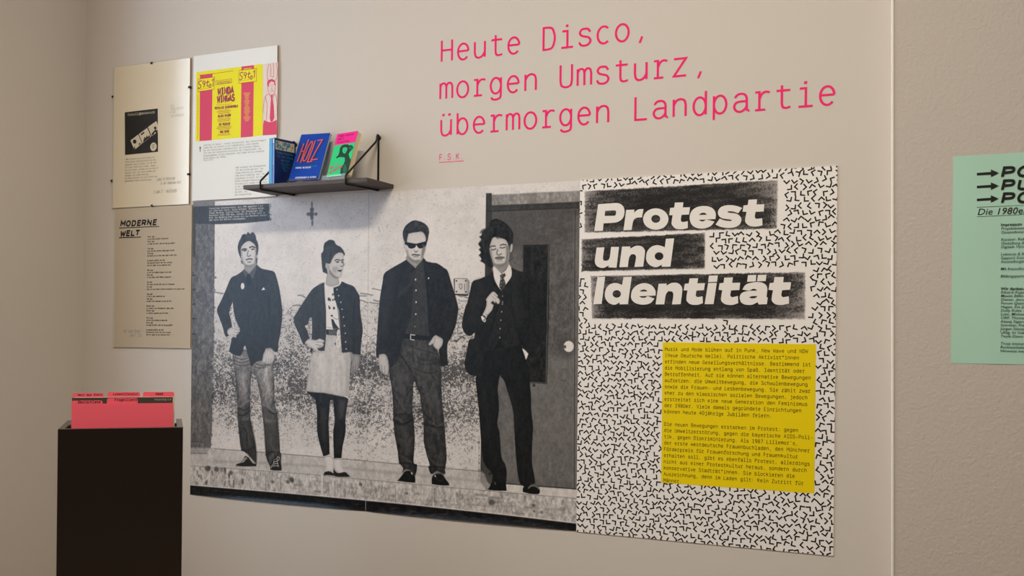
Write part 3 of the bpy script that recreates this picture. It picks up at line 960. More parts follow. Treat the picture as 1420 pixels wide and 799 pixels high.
# ---- third figure: man in sunglasses, dark jacket and jeans
R.cur = 3
R.fill(C2('270,305 500,318 560,395 582,470 592,560 598,700 600,768 606,918 622,1018 632,1168 642,1328 628,1408 632,1458 600,1458 560,1435 520,1460 502,1450 488,1408 496,1378 470,1288 446,1168 446,1018 426,868 410,768 390,735 370,662 358,700 357,768 350,888 362,1018 370,1168 360,1355 388,1380 386,1430 374,1472 330,1430 290,1420 262,1450 270,1408 236,1358 225,1268 200,1128 188,988 185,868 178,768 168,690 150,550 190,500 235,430'), .285, 2, 1, True, ed=(-.10, 12), gz=-.08, tex=.12)
for q, t, w_ in (('240,430 290,500 340,590', .12, 7), ('350,310 355,420 352,500', .18, 4), ('380,500 450,525 580,520', .20, 4), ('400,470 470,490 580,480', .20, 4), ('370,560 470,600 560,585', .20, 4), ('300,350 360,380 420,400 560,440', .21, 4),
                 ('205,770 240,840 272,900', .46, 7), ('190,1000 260,1035 350,1000', .10, 8), ('230,990 270,1020', .44, 8), ('200,960 290,950 345,970', .16, 8), ('440,1030 520,1050 600,1060', .10, 8), ('510,1010 560,1050 610,1030', .46, 7),
                 ('430,920 480,970 520,1010', .14, 7), ('235,1300 290,1330 340,1360', .42, 8), ('240,1365 320,1370 380,1385', .10, 6), ('480,1300 540,1370 600,1390', .42, 8), ('490,1400 560,1400 628,1400', .11, 6), ('450,690 480,800 520,880', .36, 16), ('530,740 560,860 570,940', .38, 16),
                 ('280,1080 300,1180 310,1260', .34, 22), ('530,1120 560,1230 570,1290', .16, 10), ('225,600 250,700 260,760', .37, 24)):
    R.line(C2(q), w_, t, w_ * .9, .5 if t > .4 else .7)
R.fill(C3('262,682 290,650 330,655 372,690 330,670 290,668'), .46, 4, .8)
R.fill(C3('515,710 560,668 610,685 628,705 580,690 545,695'), .46, 4, .8)
R.fill(C3('222,748 236,735 265,698 285,672 320,664 350,678 372,710 374,766 300,760'), .11, 2)
R.fill(C3('516,778 515,735 522,712 548,692 600,692 636,738 660,770 664,790 590,788'), .11, 2)
R.fill(C3('337,678 347,676 354,698 342,692'), .9, 2)
R.fill(C3('540,698 548,704 552,720 540,712'), .85, 2)
R.line(C3('300,690 330,710 325,735'), 2, .35, 2.5, .7)
R.line(C3('555,720 575,750 610,745'), 2, .35, 2.5, .7)
R.fill(C1('300,368 375,442 440,354 470,400 480,640 492,800 500,990 495,1025 280,1020 300,950 330,820'), .255, 2, 1, True, tex=.05)
R.fill(C2('278,262 500,286 500,322 270,306'), .13, 2)
R.line(C2('336,270 334,312 366,318'), 3, .88, 2, 1, False)
R.line(C2('340,272 372,276'), 3, .88, 2)
R.fill(C1('300,366 290,376 240,405 170,445 110,490 95,570 76,680 64,800 50,990 40,1178 58,1213 80,1178 120,1178 142,1218 152,1290 192,1270 236,1178 272,1058 300,968 342,838 350,700 366,520 374,444 330,400'), .165, 2, 1, True, tex=.05)
R.fill(C1('445,352 462,380 520,396 562,402 620,440 652,470 682,570 722,700 746,800 742,798 722,918 682,1028 648,1098 652,1268 592,1283 582,1198 576,1138 606,1088 606,1048 560,1018 540,1018 500,1075 492,978 484,860 470,640 452,470 440,380'), .155, 2, 1, True, tex=.05)
R.fill(C1('372,446 350,560 300,640 220,700 240,640 320,570 350,490'), .24, 5, .55)
R.line(C1('375,450 350,520 340,570 205,695'), 2.6, .30, 3, .7)
R.line(C1('300,375 310,440 350,480 376,445 430,475 452,440 444,360'), 2.4, .12, 2.5, .75)
R.line(C1('180,500 140,640 120,790 100,980'), 24, .225, 26, .6)
R.line(C1('220,560 200,800 170,1000'), 10, .115, 14, .6)
R.line(C1('640,520 690,660 700,760 640,980'), 12, .20, 16, .6)
R.line(C1('470,480 486,700 492,980'), 3, .10, 4, .7)
for q in ('377,540', '381,632', '382,732', '488,528'):
    R.dot(C1(q)[0], 3, 3.4, .85, 2)
R.dot(C2('379,97')[0], 3, 3.4, .85, 2)
R.dot(C2('372,203')[0], 2, 2.4, .65, 2)
R.fill(C2('66,442 95,436 120,440 138,480 150,555 142,612 124,616 112,606 100,604 86,590 74,560 58,500'), .76, 2, ed=(-.14, 4))
R.line(C2('95,590 88,530'), 1.8, .45, 2, .8)
R.line(C2('118,600 112,540'), 1.8, .42, 2, .8)
R.fill(C2('540,280 575,290 606,322 605,360 588,384 572,404 552,392 534,374 524,348 502,364 486,354 508,320'), .78, 2, ed=(-.12, 4))
R.line(C2('545,300 532,350'), 1.8, .5, 2, .7)
R.fill(C1('300,340 300,372 374,440 442,362 440,320'), .68, 2, ed=(-.08, 6))
R.fill(C1('276,225 296,215 305,160 345,138 400,128 446,140 466,180 474,222 466,262 450,322 426,375 395,396 365,396 330,376 305,332 294,285 280,268'), .80, 2, ed=(-.10, 6))
R.fill(C1('305,330 330,376 365,396 395,396 426,375 400,372 365,372 330,350'), .50, 7, .75)
R.fill(C1('296,222 276,202 268,140 284,95 310,65 345,42 365,36 392,38 440,54 476,84 492,125 486,172 476,216 462,222 465,182 446,142 420,130 395,134 350,140 316,148 306,190 302,222'), .19, 3, 1, tex=.10)
for q in ('300,110 350,70 410,60', '330,120 380,80 450,85', '400,110 440,80 470,110'):
    R.line(C1(q), 5, .36, 6, .55)
R.fill(C1('284,222 296,220 378,234 400,230 474,212 466,248 442,268 412,274 392,258 382,244 376,262 350,275 322,270 306,248 288,240'), .07, 2)
R.line(C1('320,246 345,252 362,244'), 4, .20, 5, .7)
R.line(C1('408,244 432,248 448,238'), 4, .20, 5, .7)
R.fill(C1('365,288 378,300 396,292 390,306 374,306'), .30, 4, .85)
R.fill(C1('292,290 312,290 316,330 336,372 310,340'), .58, 8, .6)
R.line(C1('384,250 382,290'), 4, .88, 4, .6)
R.line(C1('348,331 366,326 380,329 410,331'), 4, .22, 2.4)
R.line(C1('362,345 398,345'), 4, .50, 4, .7)
R.fill(C1('440,240 462,250 448,320 425,360 430,300'), .48, 8, .75)

# ---- fourth figure: man with curly hair, three-piece suit and tie, hand raised
R.cur = 4
R.fill(D2('188,680 190,799 205,922 220,1122 240,1372 262,1440 292,1482 326,1522 320,1592 380,1600 440,1602 447,1522 436,1442 402,1372 386,1172 366,1092 380,982 376,860 370,799 386,690 396,680 426,730 450,799 486,922 506,1012 516,1222 530,1422 545,1540 562,1602 600,1632 650,1605 690,1602 680,1522 662,1422 664,1260 671,1122 656,982 654,860 645,760 640,650 612,550 576,420 380,380 262,450'), .135, 2, 1, True, ed=(-.03, 10), tex=.05)
R.line(D2('400,690 450,720 560,735 630,725'), 4, .08, 5, .7)
R.line(D2('470,800 520,950 530,1150'), 14, .19, 16, .6)
R.line(D2('260,800 280,1000 290,1200'), 14, .18, 16, .6)
R.line(D3('300,600 360,570 420,580'), 6, .08, 6, .7)
R.fill(D3('284,728 300,712 320,672 380,665 440,676 446,742 380,742 320,738'), .085, 2)
R.fill(D3('584,752 590,712 640,685 700,692 728,734 726,760 712,770 650,768'), .085, 2)
R.line(D3('632,720 655,702 690,702 724,726'), 3.6, .66, 2.4, .9)
R.line(D3('640,705 660,692 695,694 722,714'), 2.5, .58, 2.4, .8)
R.line(D3('345,672 352,688'), 3, .6, 2, .8)
R.fill(D1('328,528 300,555 270,572 210,598 156,620 132,710 110,800 94,838 66,975 72,1020 92,1060 130,1082 176,1052 166,1104 126,1118 110,1200 88,1310 98,1375 122,1402 160,1422 190,1425 240,1428 262,1210 330,1205 440,1195 560,1170 576,1158 602,1205 632,1235 650,1270 668,1220 780,1080 782,900 720,690 660,600 600,542 540,525 488,498 440,640'), .150, 2, 1, True, tex=.05)
R.fill(D1('600,542 660,600 720,690 782,900 770,1080 690,1180 640,1240 660,1000 640,800'), .155, 6, .8, tex=.06)
R.line(D2('640,190 700,190 775,205'), 3, .09, 4, .5)
R.line(D1('640,610 632,800 640,960 575,1150'), 4, .075, 5, .8)
R.line(D1('480,520 475,640 490,830 520,1000 570,1140'), 4, .085, 4, .8)
R.line(D1('500,560 520,760 545,960'), 26, .21, 26, .6)
R.line(D1('210,640 190,780 150,940'), 26, .20, 28, .6)
R.line(D1('335,560 370,660 380,800 330,960 290,1100'), 4, .085, 4, .7)
R.fill(D1('380,700 400,705 470,640 480,760 500,930 560,1130 440,1175 386,1100 345,1180 290,1170 330,1000 376,880'), .175, 3, .8, tex=.05)
R.fill(D2('338,466 384,384 440,458 400,440'), .09, 3, .8)
R.line(D2('440,458 520,440 575,412'), 4, .075, 4, .8)
for q in ('412,743', '412,792', '411,793'):
    R.dot(D1(q)[0], 2.4, 2.8, .6, 2)
for q in ('411,72', '404,138', '397,210', '391,283', '388,358'):
    R.dot(D2(q)[0], 2.6, 3, .66, 2)
R.fill(D1('334,470 330,510 400,560 470,470 462,445'), .64, 2, ed=(-.06, 6))
R.fill(D1('328,498 345,492 402,552 440,520 466,468 485,500 488,572 442,642 402,698 370,655 340,590'), .87, 2, ed=(-.05, 4))
R.fill(D1('388,572 430,544 440,568 420,588 434,620 436,655 405,702 385,660 392,610 402,590'), .30, 2)
for k in range(26):
    R.dot(D1('%f,%f' % (random.uniform(390, 432), random.uniform(556, 690)))[0], 1.6, 2, random.choice((.72, .12)), 2, .8)
R.fill(D1('300,332 314,270 340,238 400,242 440,262 464,300 470,360 466,432 440,472 405,496 370,492 335,468 314,410'), .79, 2, ed=(-.09, 6))
R.fill(D1('330,462 370,492 405,496 440,472 455,440 420,462 370,470'), .48, 8, .75)
R.fill(D1('328,502 290,490 268,478 250,460 226,446 232,428 213,392 228,372 212,345 228,332 204,300 222,282 236,268 214,232 232,226 240,190 282,165 296,150 302,128 310,100 335,88 360,84 420,108 462,145 496,190 502,250 494,296 470,312 466,345 460,300 438,262 400,248 362,238 330,244 312,282 300,332 306,385 322,440'), .15, 3, 1, tex=.10)
for q in ('225,200 238,182 260,172', '212,290 230,270', '222,240 240,225', '216,345 232,330', '214,395 236,400', '228,440 248,430'):
    R.line(D1(q), 5, .2, 5, .7)
for q in ('330,120 380,110 430,140', '300,180 350,150 420,170', '260,230 250,300 265,380', '470,190 485,240'):
    R.line(D1(q), 6, .27, 8, .6)
for q in ('380,232 388,246', '358,238 372,250'):
    R.line(D1(q), 4, .2, 3, .7)
R.fill(D1('484,296 496,300 497,330 490,362 474,370 478,330'), .74, 3)
R.fill(D1('302,340 318,345 324,410 345,468 318,430'), .56, 9, .65)
R.line(D1('304,326 322,316 350,316'), 3.2, .22, 2.5)
R.line(D1('392,310 412,302 438,304'), 3.2, .22, 2.5)
R.line(D1('318,344 336,348 354,338'), 3, .30, 3)
R.line(D1('390,328 410,332 432,326'), 3, .30, 3)
R.line(D1('370,346 362,380 380,392 402,382'), 3.4, .34, 3.5, .8)
R.line(D1('352,418 384,410 424,414'), 5, .32, 3, .85)
R.fill(D1('352,422 385,416 422,418 400,432 366,432'), .45, 2.5, .8)
R.line(D1('365,445 410,442'), 4, .62, 5, .6)
R.fill(D1('440,300 462,330 462,420 436,465 444,380'), .48, 9, .75)
R.fill(D1('270,772 298,732 328,704 350,712 374,740 366,752 386,770 386,800 370,812 352,788 350,806 330,784 312,800 336,818 322,862 286,905 270,935 262,915 240,902 268,842 276,790'), .80, 2, ed=(-.10, 4))
R.line(D1('318,742 352,768'), 1.8, .5, 2, .7)
R.line(D1('338,728 368,752'), 1.8, .5, 2, .7)
R.line(D2('268,160 290,165'), 2, .5, 2, .7)
R.fill(D2('228,178 240,172 268,204 264,228 250,222 236,206'), .90, 2)
R.dot(D2('256,208')[0], 3, 4, .4, 2, .8)
R.fill(D2('578,450 600,462 632,496 620,530 610,548 600,512'), .86, 2)
R.cur = None
for m_ in R.fig.values():
    pass
R.t = np.interp(R.t, [0, .10, .2, .4, .6, .7, .78, .85, 1], [.03, .09, .18, .355, .555, .70, .825, .91, .98])
R.t += 0.045 * (value_noise(ny, nx, 1.3) - 0.5) + 0.03 * (value_noise(ny, nx, 2.6) - 0.5)

MURAL_INK = print_mat('satin_photo_print', 0.34, 0.30)
MURAL_INK.node_tree.nodes['Principled BSDF'].inputs['Specular Tint'].default_value = (0.55, 0.78, 1.0, 1)  # blue of the window sheen put into the print's specular tint
J = int(round(SHEET_W * 1000 / R.st))
morg = (SHEET_W, 0, Z_BOT)
mural = thing('photo_mural', 'wide black and white photo print of four standing people below the wall shelf', 'photo mural', morg)
pan = [R.mesh('paper_panel', MURAL_INK, -0.0016, mural, morg, (0, J + 1), curl=.005), R.mesh('paper_panel', MURAL_INK, -0.0022, mural, morg, (J, nx), curl=.005)]
for k, lab in ((1, 'printed man in jacket and jeans with a hand on his hip'), (2, 'printed woman in cardigan and pale skirt looking sideways'),
               (3, 'printed man in sunglasses and dark jacket'), (4, 'printed man with curly hair in a three-piece suit and tie')):
    p = pan[0] if k < 3 else pan[1]
    o = R.mesh('printed_figure', MURAL_INK, -0.0020 if k < 3 else -0.0026, p, morg, (0, J + 1) if k < 3 else (J, nx), R.fig[k])
    o['label'] = lab
b = MB()
CAPINK = mat('white_caption_ink', '#dfe0e2', 0.5, 0.3)
for i, s in enumerate(('Freiwillige Selbstkontrolle, seit 1980 abgekürzt F.S.K', 'von links nach rechts: Justin Hoffmann, Michaela Melian,', 'Thomas Meinecke, Wilfried Petzi. Der Schlagzeuger Carl',
                       'Oesterhelt stößt 1990 dazu, deshalb ist er hier nicht im', 'Bild. Die Bandmitglieder kennen sich aus Münchener Schulen', 'oder durch die Münchner Kunstakademie')):
    p = at(290, 290.3, -0.002)
    text(b, s, (p[0], -0.0022, p[2] - i * 0.0094), 0.0083, w=11, n=2)
b.build('caption_lettering', CAPINK, pan[0])
b = MB()      # the narrow overlap where the two sheets meet
b.box((SHEET_W - 0.0006, -0.0026, Z_BOT), (SHEET_W + 0.0010, -0.0016, Z_BOT + SHEET_H))
b.build('seam', mat('paper_edge', '#b9b0aa', .5, .3), pan[1])

# ------------------------------------------------------------------ the patterned poster
PX0, PX1 = 2 * SHEET_W + 0.0005, 3 * SHEET_W - 0.001
YP = -0.0032
porg = ((PX0 + PX1) / 2, 0, Z_BOT)
poster = thing('pattern_poster', 'tall white poster with black chevron pattern, big bold title and yellow text panel', 'poster', porg)
P5, P6, P7, P8 = crop(800, 240, 1 / 7.2625), crop(940, 230, 1 / 7.2625), crop(800, 340, 1 / 7.261), crop(960, 340, 1 / 7.261)
bars = [P5('75,180') + P6('1012,140 1000,636') + P5('75,606'), P5('44,664') + P6('278,672') + P7('1292,240 45,269'), P7('135,308') + P8('1142,268 1140,750') + P7('150,743')]
BAR = [[(at(x, y, YP)[0], at(x, y, YP)[2]) for x, y in q] for q in bars]
yq = [at(x, y, YP) for x, y in ((919, 474.8), (1131.5, 478.3), (1129, 684.5), (917, 668))]
YX0, YX1, YZ0, YZ1 = yq[0][0], yq[1][0], yq[2][2], yq[0][2]


def blocked(x, z, m):
    if YX0 - 0.002 < x < YX1 + 0.002 and YZ0 - 0.002 < z < YZ1 + 0.002:
        return True
    for q in BAR:
        xs, zs = [p[0] for p in q], [p[1] for p in q]
        if min(xs) - m < x < max(xs) + m * 1.4 and min(zs) - m * .8 < z < max(zs) + m * .8:
            return True
    return False


b = MB()
b.box((PX0, YP, Z_BOT - .003), (PX1, -0.0004, Z_BOT + SHEET_H + .001), 0)
rr = random.Random(3)
cents = []
LA = 0.0229
for j_ in range(-1, 63):
    for i_ in range(-1, 40):
        cents.append((PX0 + (i_ + .5 * (j_ % 2)) * LA + rr.uniform(-.0034, .0034), Z_BOT + j_ * LA * .866 + rr.uniform(-.0034, .0034)))


def clip_poly(p):
    for ax, v, sg in ((0, PX0, 1), (0, PX1, -1), (1, Z_BOT - .003, 1), (1, Z_BOT + SHEET_H + .001, -1)):
        q = []
        for i in range(len(p)):
            a, c = p[i - 1], p[i]
            da, dc = (a[ax] - v) * sg, (c[ax] - v) * sg
            if (da < 0) != (dc < 0):
                t = da / (da - dc)
                q.append((a[0] + (c[0] - a[0]) * t, a[1] + (c[1] - a[1]) * t))
            if dc >= 0:
                q.append(c)
        p = q
        if not p:
            return p
    return p


for x, z in cents:
    if blocked(x, z, 0.011):
        continue
    th = rr.choice((0, 90, 180, 270)) + rr.gauss(45 * rr.choice((0, 1)), 12)
    arm = 0.0136
    c, s_ = math.cos(math.radians(th)), math.sin(math.radians(th))
    P = [(arm, 0), (0, 0), (0, arm)]
    P = [((p[0] - .0046) * c - (p[1] - .0046) * s_ + x, (p[0] - .0046) * s_ + (p[1] - .0046) * c + z) for p in P]
    for q in union2d([[tuple(v * 1000) for v in q] for q in ribbon2d(P, 0.0043)]):
        q = clip_poly([(p[0] / 1000, p[1] / 1000) for p in q])
        if len(q) > 2:
            b.poly([(p[0], YP - 0.0003, p[1]) for p in q], 1)
b.build('chevron_sheet', [mat('poster_paper', '#f8f3ef', 0.5, 0.35), mat('poster_black', '#120c0b', 0.5, 0.25)], poster)

# brushed black title blocks with the title lettering
letters = {
    0: [('P', P5, ['175,585 215,315 390,303 440,313 472,345 480,400 466,450 430,484 380,500 270,507 262,582', '285,382 380,377 396,390 392,418 375,430 281,433']),
        ('r', P5, ['470,577 497,372 580,369 576,400 618,368 671,363 656,447 602,452 572,476 560,520 552,574']),
        ('o', P5, ['O 795 464 128 108', 'O 795 462 45 40']),
        ('t', P5, ['930,425 940,352 980,348 988,298 1073,296 1067,347 1140,345 1130,418 1055,422 1047,470 1053,488 1070,494 1118,485 1117,555 1060,567 995,560 958,522 955,490 965,425']),
        ('e', P6, ['119,530 132,468 175,425 235,407 300,408 355,432 382,480 379,537 211,545 235,559 264,557 290,543 370,562 330,608 260,632 190,626 140,592', '212,496 238,476 272,475 294,493']),
        ('s', P6, ['380,592 422,532 470,550 528,557 546,549 526,541 450,530 412,502 405,460 430,420 480,400 540,397 600,407 648,425 608,478 560,462 514,458 499,465 518,473 590,483 630,512 640,550 620,593 570,620 500,626 430,615']),
        ('t', P6, ['652,462 662,400 705,395 712,342 798,338 792,390 872,388 865,460 783,464 775,508 781,528 798,534 850,528 853,600 790,612 722,605 682,570 680,530 692,464'])],
    1: [('u', P7, ['182,150 200,25 278,22 263,128 275,158 308,157 330,128 345,18 425,18 400,228 318,225 320,205 270,230 220,222 190,195']),
        ('n', P7, ['428,222 455,15 540,14 536,36 595,8 650,12 682,45 685,90 668,217 580,220 596,122 580,92 548,93 526,130 513,221']),
        ('d', P7, ['697,122 710,62 750,18 810,0 870,15 885,25 897,-64 980,-68 942,217 855,219 856,198 800,222 740,205 705,165', 'O 828 112 44 40'])],
    2: [('I', P7, ['165,595 208,322 285,318 250,593']),
        ('d', P7, ['282,490 298,432 342,392 400,382 455,402 470,322 553,318 515,595 430,597 432,576 380,601 322,582 290,540', 'O 402 492 42 38']),
        ('e', P7, ['545,512 560,450 610,402 680,383 750,403 790,455 793,508 628,515 650,529 690,529 715,515 782,540 740,585 670,600 600,588 557,555', '632,468 655,450 690,449 712,467']),
        ('n', P7, ['793,597 823,390 905,387 902,408 960,380 1020,385 1058,425 1060,480 1045,595 958,597 972,502 960,467 922,464 896,500 880,597']),
        ('t', P7, ['1075,455 1087,390 1127,385 1135,335 1222,333 1213,385 1290,383 1280,453 1205,458 1197,500 1203,518 1220,524 1265,515 1270,585 1210,602 1142,595 1103,560 1105,510 1115,458']),
        ('i', P8, ['125,595 160,382 247,380 215,595']), ('i', P8, ['168,308 258,304 250,370 160,373']),
        ('t', P8, ['265,450 275,385 315,380 322,328 410,325 402,380 483,378 475,452 392,456 383,500 389,518 406,524 460,512 463,585 400,603 332,595 292,560 293,510 303,455']),
        ('a', P8, ['478,522 500,482 560,463 652,458 640,445 610,441 572,458 505,448 535,402 590,380 660,372 722,386 755,430 748,520 760,530 752,595 670,598 658,575 600,601 530,598 490,572', '572,526 600,515 655,512 640,531 600,537']),
        ('a', P8, ['562,302 645,300 640,365 552,370']), ('a', P8, ['662,300 748,298 740,362 652,365']),
        ('t', P8, ['768,450 780,383 820,378 828,323 922,320 915,375 995,375 985,448 905,455 897,500 903,518 920,524 972,515 976,588 900,603 837,595 802,560 803,510 813,455'])]}
INKBLK = print_mat('brushed_black_ink', 0.5, 0.3)
TITLEW = mat('title_paper_white', '#f3ede7', 0.5, 0.35)
for k in range(3):
    q = BAR[k]
    xs, zs = [p[0] for p in q], [p[1] for p in q]
    K = Ras(min(xs) - .012, max(xs) + .012, min(zs) - .012, max(zs) + .012, 1.5)
    h, w = K.ny, K.nx
    n1 = value_noise(h, w, 5, 26)
    n2 = value_noise(h, w, 1.4, 1.7)
    n3 = value_noise(h, w, 26, 50)
    PP = np.array(q) * 1000
    d, ins, X, Z = K.dist(PP, (0, h, 0, w), True)
    dd = np.where(ins, d, -d) + 2.6 * (value_noise(h, w, 3, 9) - 0.55) + 3.4 * (n2 - 0.5)
    xr = (X - X.min()) / np.ptp(X)
    ends = np.exp(-xr / 0.10) * 0.5 + np.exp(-(1 - xr) / 0.09) * 0.55 + np.exp(-d / 16) * (0.30 if k != 1 else .22)
    scr = np.clip((0.40 * n1 + 0.50 * n2 + 0.45 * n3 * ends + 0.34 * ends + 0.16 * n3 - 0.54) * 2.4, 0, 1)
    cov = np.clip(dd / 3.0, 0, 1)
    K.t = 0.955 * (1 - cov) + cov * (0.115 + 0.52 * scr * (0.42 + 0.58 * np.clip(ends * 1.6, 0, 1)) + 0.07 * (n3 - .3))
    blk = K.mesh('title_block', INKBLK, YP - 0.0004 - k * .00005, poster, porg, (0, w), (cov > 0.02) * 1.0, warm=(1.0, 0.955, 0.94))
    b = MB()
    for ch, cr_, loops in letters[k]:
        L2 = []
        for lp in loops:
            if lp[0] == 'O':
                v = [float(t) for t in lp.split()[1:]]
                px = [(v[0] + v[2] * math.cos(t), v[1] + v[3] * math.sin(t)) for t in np.linspace(0, 2 * math.pi, 33)[:-1]]
            else:
                px = [tuple(t) for t in spline(pts_of(lp), True, 5, 50)]
            px = cr_(' '.join('%f,%f' % t for t in px))
            L2.append([(at(x, y, YP)[0], at(x, y, YP)[2]) for x, y in px])
        flat(b, L2, (0, YP - 0.0008, 0), WX, WZ)
    b.build('title_lettering', TITLEW, blk)

b = MB()
b.box((YX0, YP - 0.0006, YZ0), (YX1, YP - 0.0001, YZ1))
panel = b.build('text_panel', YEL, poster)
panel['label'] = 'yellow panel of small black typewriter text'
b = MB()
for i, s in enumerate("""Musik und Mode blühen auf in Punk, New Wave und NDW
(Neue Deutsche Welle). Politische Aktivist*innen
erfinden neue Gesellungsverhältnisse. Bestimmend ist
die Mobilisierung entlang von Spaß, Identität oder
Betroffenheit. Auf sie können alternative Bewegungen
aufsetzen: die Umweltbewegung, die Schwulenbewegung
sowie die Frauen- und Lesbenbewegung. Sie zählt zwar
eher zu den klassischen sozialen Bewegungen, jedoch
erstreitet sich eine neue Generation den Feminismus
der 1980er. Viele damals gegründete Einrichtungen
können heute 40jährige Jubiläen feiern.

Die neuen Bewegungen erstarken im Protest: gegen
die Umweltzerstörung, gegen die bayerische AIDS-Poli-
tik, gegen Diskriminierung. Als 1987 Lillemor's,
der erste westdeutsche Frauenbuchladen, den Münchner
Förderpreis für Frauenforschung und Frauenkultur
erhalten soll, gibt es ebenfalls Protest, allerdings
nicht aus einer Protestkultur heraus, sondern durch
konservative Stadträt*innen. Sie blockieren die
Auszeichnung, denn im Laden gilt: Kein Zutritt für
Männer.""".split('\n')):
    text(b, s, (1.9850, YP - 0.0009, 1.4585 - i * 0.02042), 0.01490, w=9.5, n=4)
b.build('panel_lettering', mat('brown_black_ink', '#3a2c10', 0.5, 0.3), panel)

# ------------------------------------------------------------------ heading in pink vinyl on the wall
head = thing('wall_heading', 'large pink three-line typewriter heading stuck on the wall above the poster', 'lettering', (1.83, 0, 2.2))
for s, px, py in (('Heute Disco,', 611.6, 86.9), ('morgen Umsturz,', 610.8, 138.8), ('übermorgen Landpartie', 610.5, 189.5)):
    p = at(px, py)
    for i, c in enumerate(s):
        if c != ' ':
            b = MB()
            text(b, c, (p[0] - 0.0095 + i * 0.6 * 0.1105, -0.0007, p[2] + .0032), 0.1105, w=7.0, n=9, ez=(0, 0, .925))
            b.build('letter', PINK, head)
b = MB()
p = at(608.7, 222.6)
k = text(b, 'F.S.K.', (p[0] - 0.001, -0.0007, p[2]), 0.0285, w=7.5, n=5)
b.poly([(p[0], -0.0007, p[2] - .0085), (p[0] + .101, -0.0007, p[2] - .0085), (p[0] + .101, -0.0007, p[2] - .0063), (p[0], -0.0007, p[2] - .0063)])
tag(b.build('wall_credit', PINK, None, org=Vector((p[0], 0, p[2]))), 'tiny pink underlined initials F.S.K. on the wall below the heading', 'lettering')

# ------------------------------------------------------------------ framed sheets on the left
GLASS = bpy.data.materials.new('picture_glass')
GLASS.use_nodes = True
_n = GLASS.node_tree
_n.nodes.remove(_n.nodes['Principled BSDF'])
_t = _n.nodes.new('ShaderNodeBsdfTransparent')
_t.inputs[0].default_value = (.985, .99, .985, 1)
_n.links.new(_t.outputs[0], _n.nodes['Material Output'].inputs[0])
CLIPM = BLACKM


def pen(mb, s, px, py, em, y, w=6, slant=.12, sx=.8):
    return wtext(mb, s, px, py, em, y, w=w, slant=slant, sx=sx, n=3)


def clip_frame(name, label, x0, x1, z0, z1, clips, margin, paper, group=None, d=0.012):
    t = thing(name, label, 'picture frame', ((x0 + x1) / 2, 0, z0))
    b = MB()
    b.box((x0 + .001, -d + .004, z0 + .001), (x1 - .001, -0.002, z1 - .001))
    bk = b.build('backing_board', mat('backing_hardboard', '#a98b68', 0.7, 0.2), t)
    b = MB()
    b.box((x0 + margin, -d + .0030, z0 + .0012), (x1 - .0012, -d + .0038, z1 - .0012))
    if margin > .002:
        b.box((x0 + .001, -d + .0033, z0 + .0012), (x0 + margin, -d + .0038, z1 - .0012), 1)
    sh = b.build('print_sheet', [paper, mat('mount_strip', '#cfcac0', .6, .3)], t)
    b = MB()
    b.box((x0, -d, z0), (x1, -d + .0022, z1))
    b.build('glass_pane', GLASS, t)
    for (x, z, ax) in clips:
        b = MB()
        (xa, xb, za, zb), wall = {'h': ((-.007, .0012, -.0045, .0045), (.0002, .0012, -.0045, .0045)), 'H': ((-.0012, .007, -.0045, .0045), (-.0012, -.0002, -.0045, .0045)),
                                  'v': ((-.0045, .0045, -.007, .0012), (-.0045, .0045, .0002, .0012)), 'V': ((-.0045, .0045, -.0012, .007), (-.0045, .0045, -.0012, -.0002))}[ax]
        b.box((x + xa, -d - .0014, z + za), (x + xb, -d, z + zb))
        b.box((x + wall[0], -d, z + wall[2]), (x + wall[1], -.001, z + wall[3]))
        b.build('frame_clip', CLIPM, t)
    return t, sh, -d + .0028


SHEETW = mat('framed_paper', '#f1dfc2', 0.6, 0.3, coat=1.0, coat_rough=.19)      # paper pressed against its glass: the pane's gloss
SHEETW.node_tree.nodes['Principled BSDF'].inputs['Coat IOR'].default_value = 2.1
fx = [-0.438, -0.0165]
zc = lambda px, py: at(px, py, -0.012)
cl = [(zc(210, 88)[0], 2.6215, 'v'), (zc(210.5, 286)[0], 2.0235, 'V'), (fx[0], zc(157, 134)[2], 'H'), (fx[0], zc(157, 250.6)[2], 'H'),
      (fx[1], zc(266, 120.4)[2], 'h'), (fx[1], zc(266, 241.3)[2], 'h')]
t1, s1, y1 = clip_frame('clip_frame', 'clip-held glass picture with a small black record cover print, leftmost on the upper row', fx[0], fx[1], 2.0235, 2.6215, cl, .009, SHEETW)
TT, TU = crop(150, 130, .1502), crop(150, 210, 1 / 8.875)


def quad(mb, px, y, mi=0):
    mb.poly([at(a, c, y) for a, c in px], mi)


b = MB()
quad(b, TT('155,566 460,536 458,136 153,172'), y1 - .0002)
cov = b.build('cover_print', mat('record_cover_black', '#1f1a16', 0.5, 0.3), s1)
CREAM = mat('cover_cream', '#d9cbb0', 0.5, 0.3)
for q in ('243,519 312,460 278,376 205,432', '318,457 395,396 360,316 284,372', '402,392 459,352 459,288 445,252 367,308'):
    b = MB()
    quad(b, TT(q), y1 - .0004)
    ph = b.build('strip_picture', CREAM, cov)
b = MB()
pc = [at(*TT('418,490')[0], y1 - .0004), at(*TT('448,490')[0], y1 - .0004)]
rad = pc[1][0] - pc[0][0]
b.poly([(pc[0][0] + rad * math.cos(a), y1 - .0004, pc[0][2] + rad * math.sin(a)) for a in np.linspace(0, 2 * math.pi, 25)[:-1]])
b.build('round_sticker', CREAM, cov)
b = MB()
for i, s in enumerate(('Freiwillige', 'Selbstkontrolle')):
    p = at(*TT(('178,206', '285,194')[i])[0], y1 - .0004)
    text(b, s, p, .0128 if i == 0 else .0118, w=10, slant=.25, sx=.92 if i == 0 else .80, n=3, ez=(.06, 0, 1))
b.build('script_lettering', CREAM, cov)
b = MB()  # dark and mid-tone shapes printed on the cover, plus the sticker's lettering
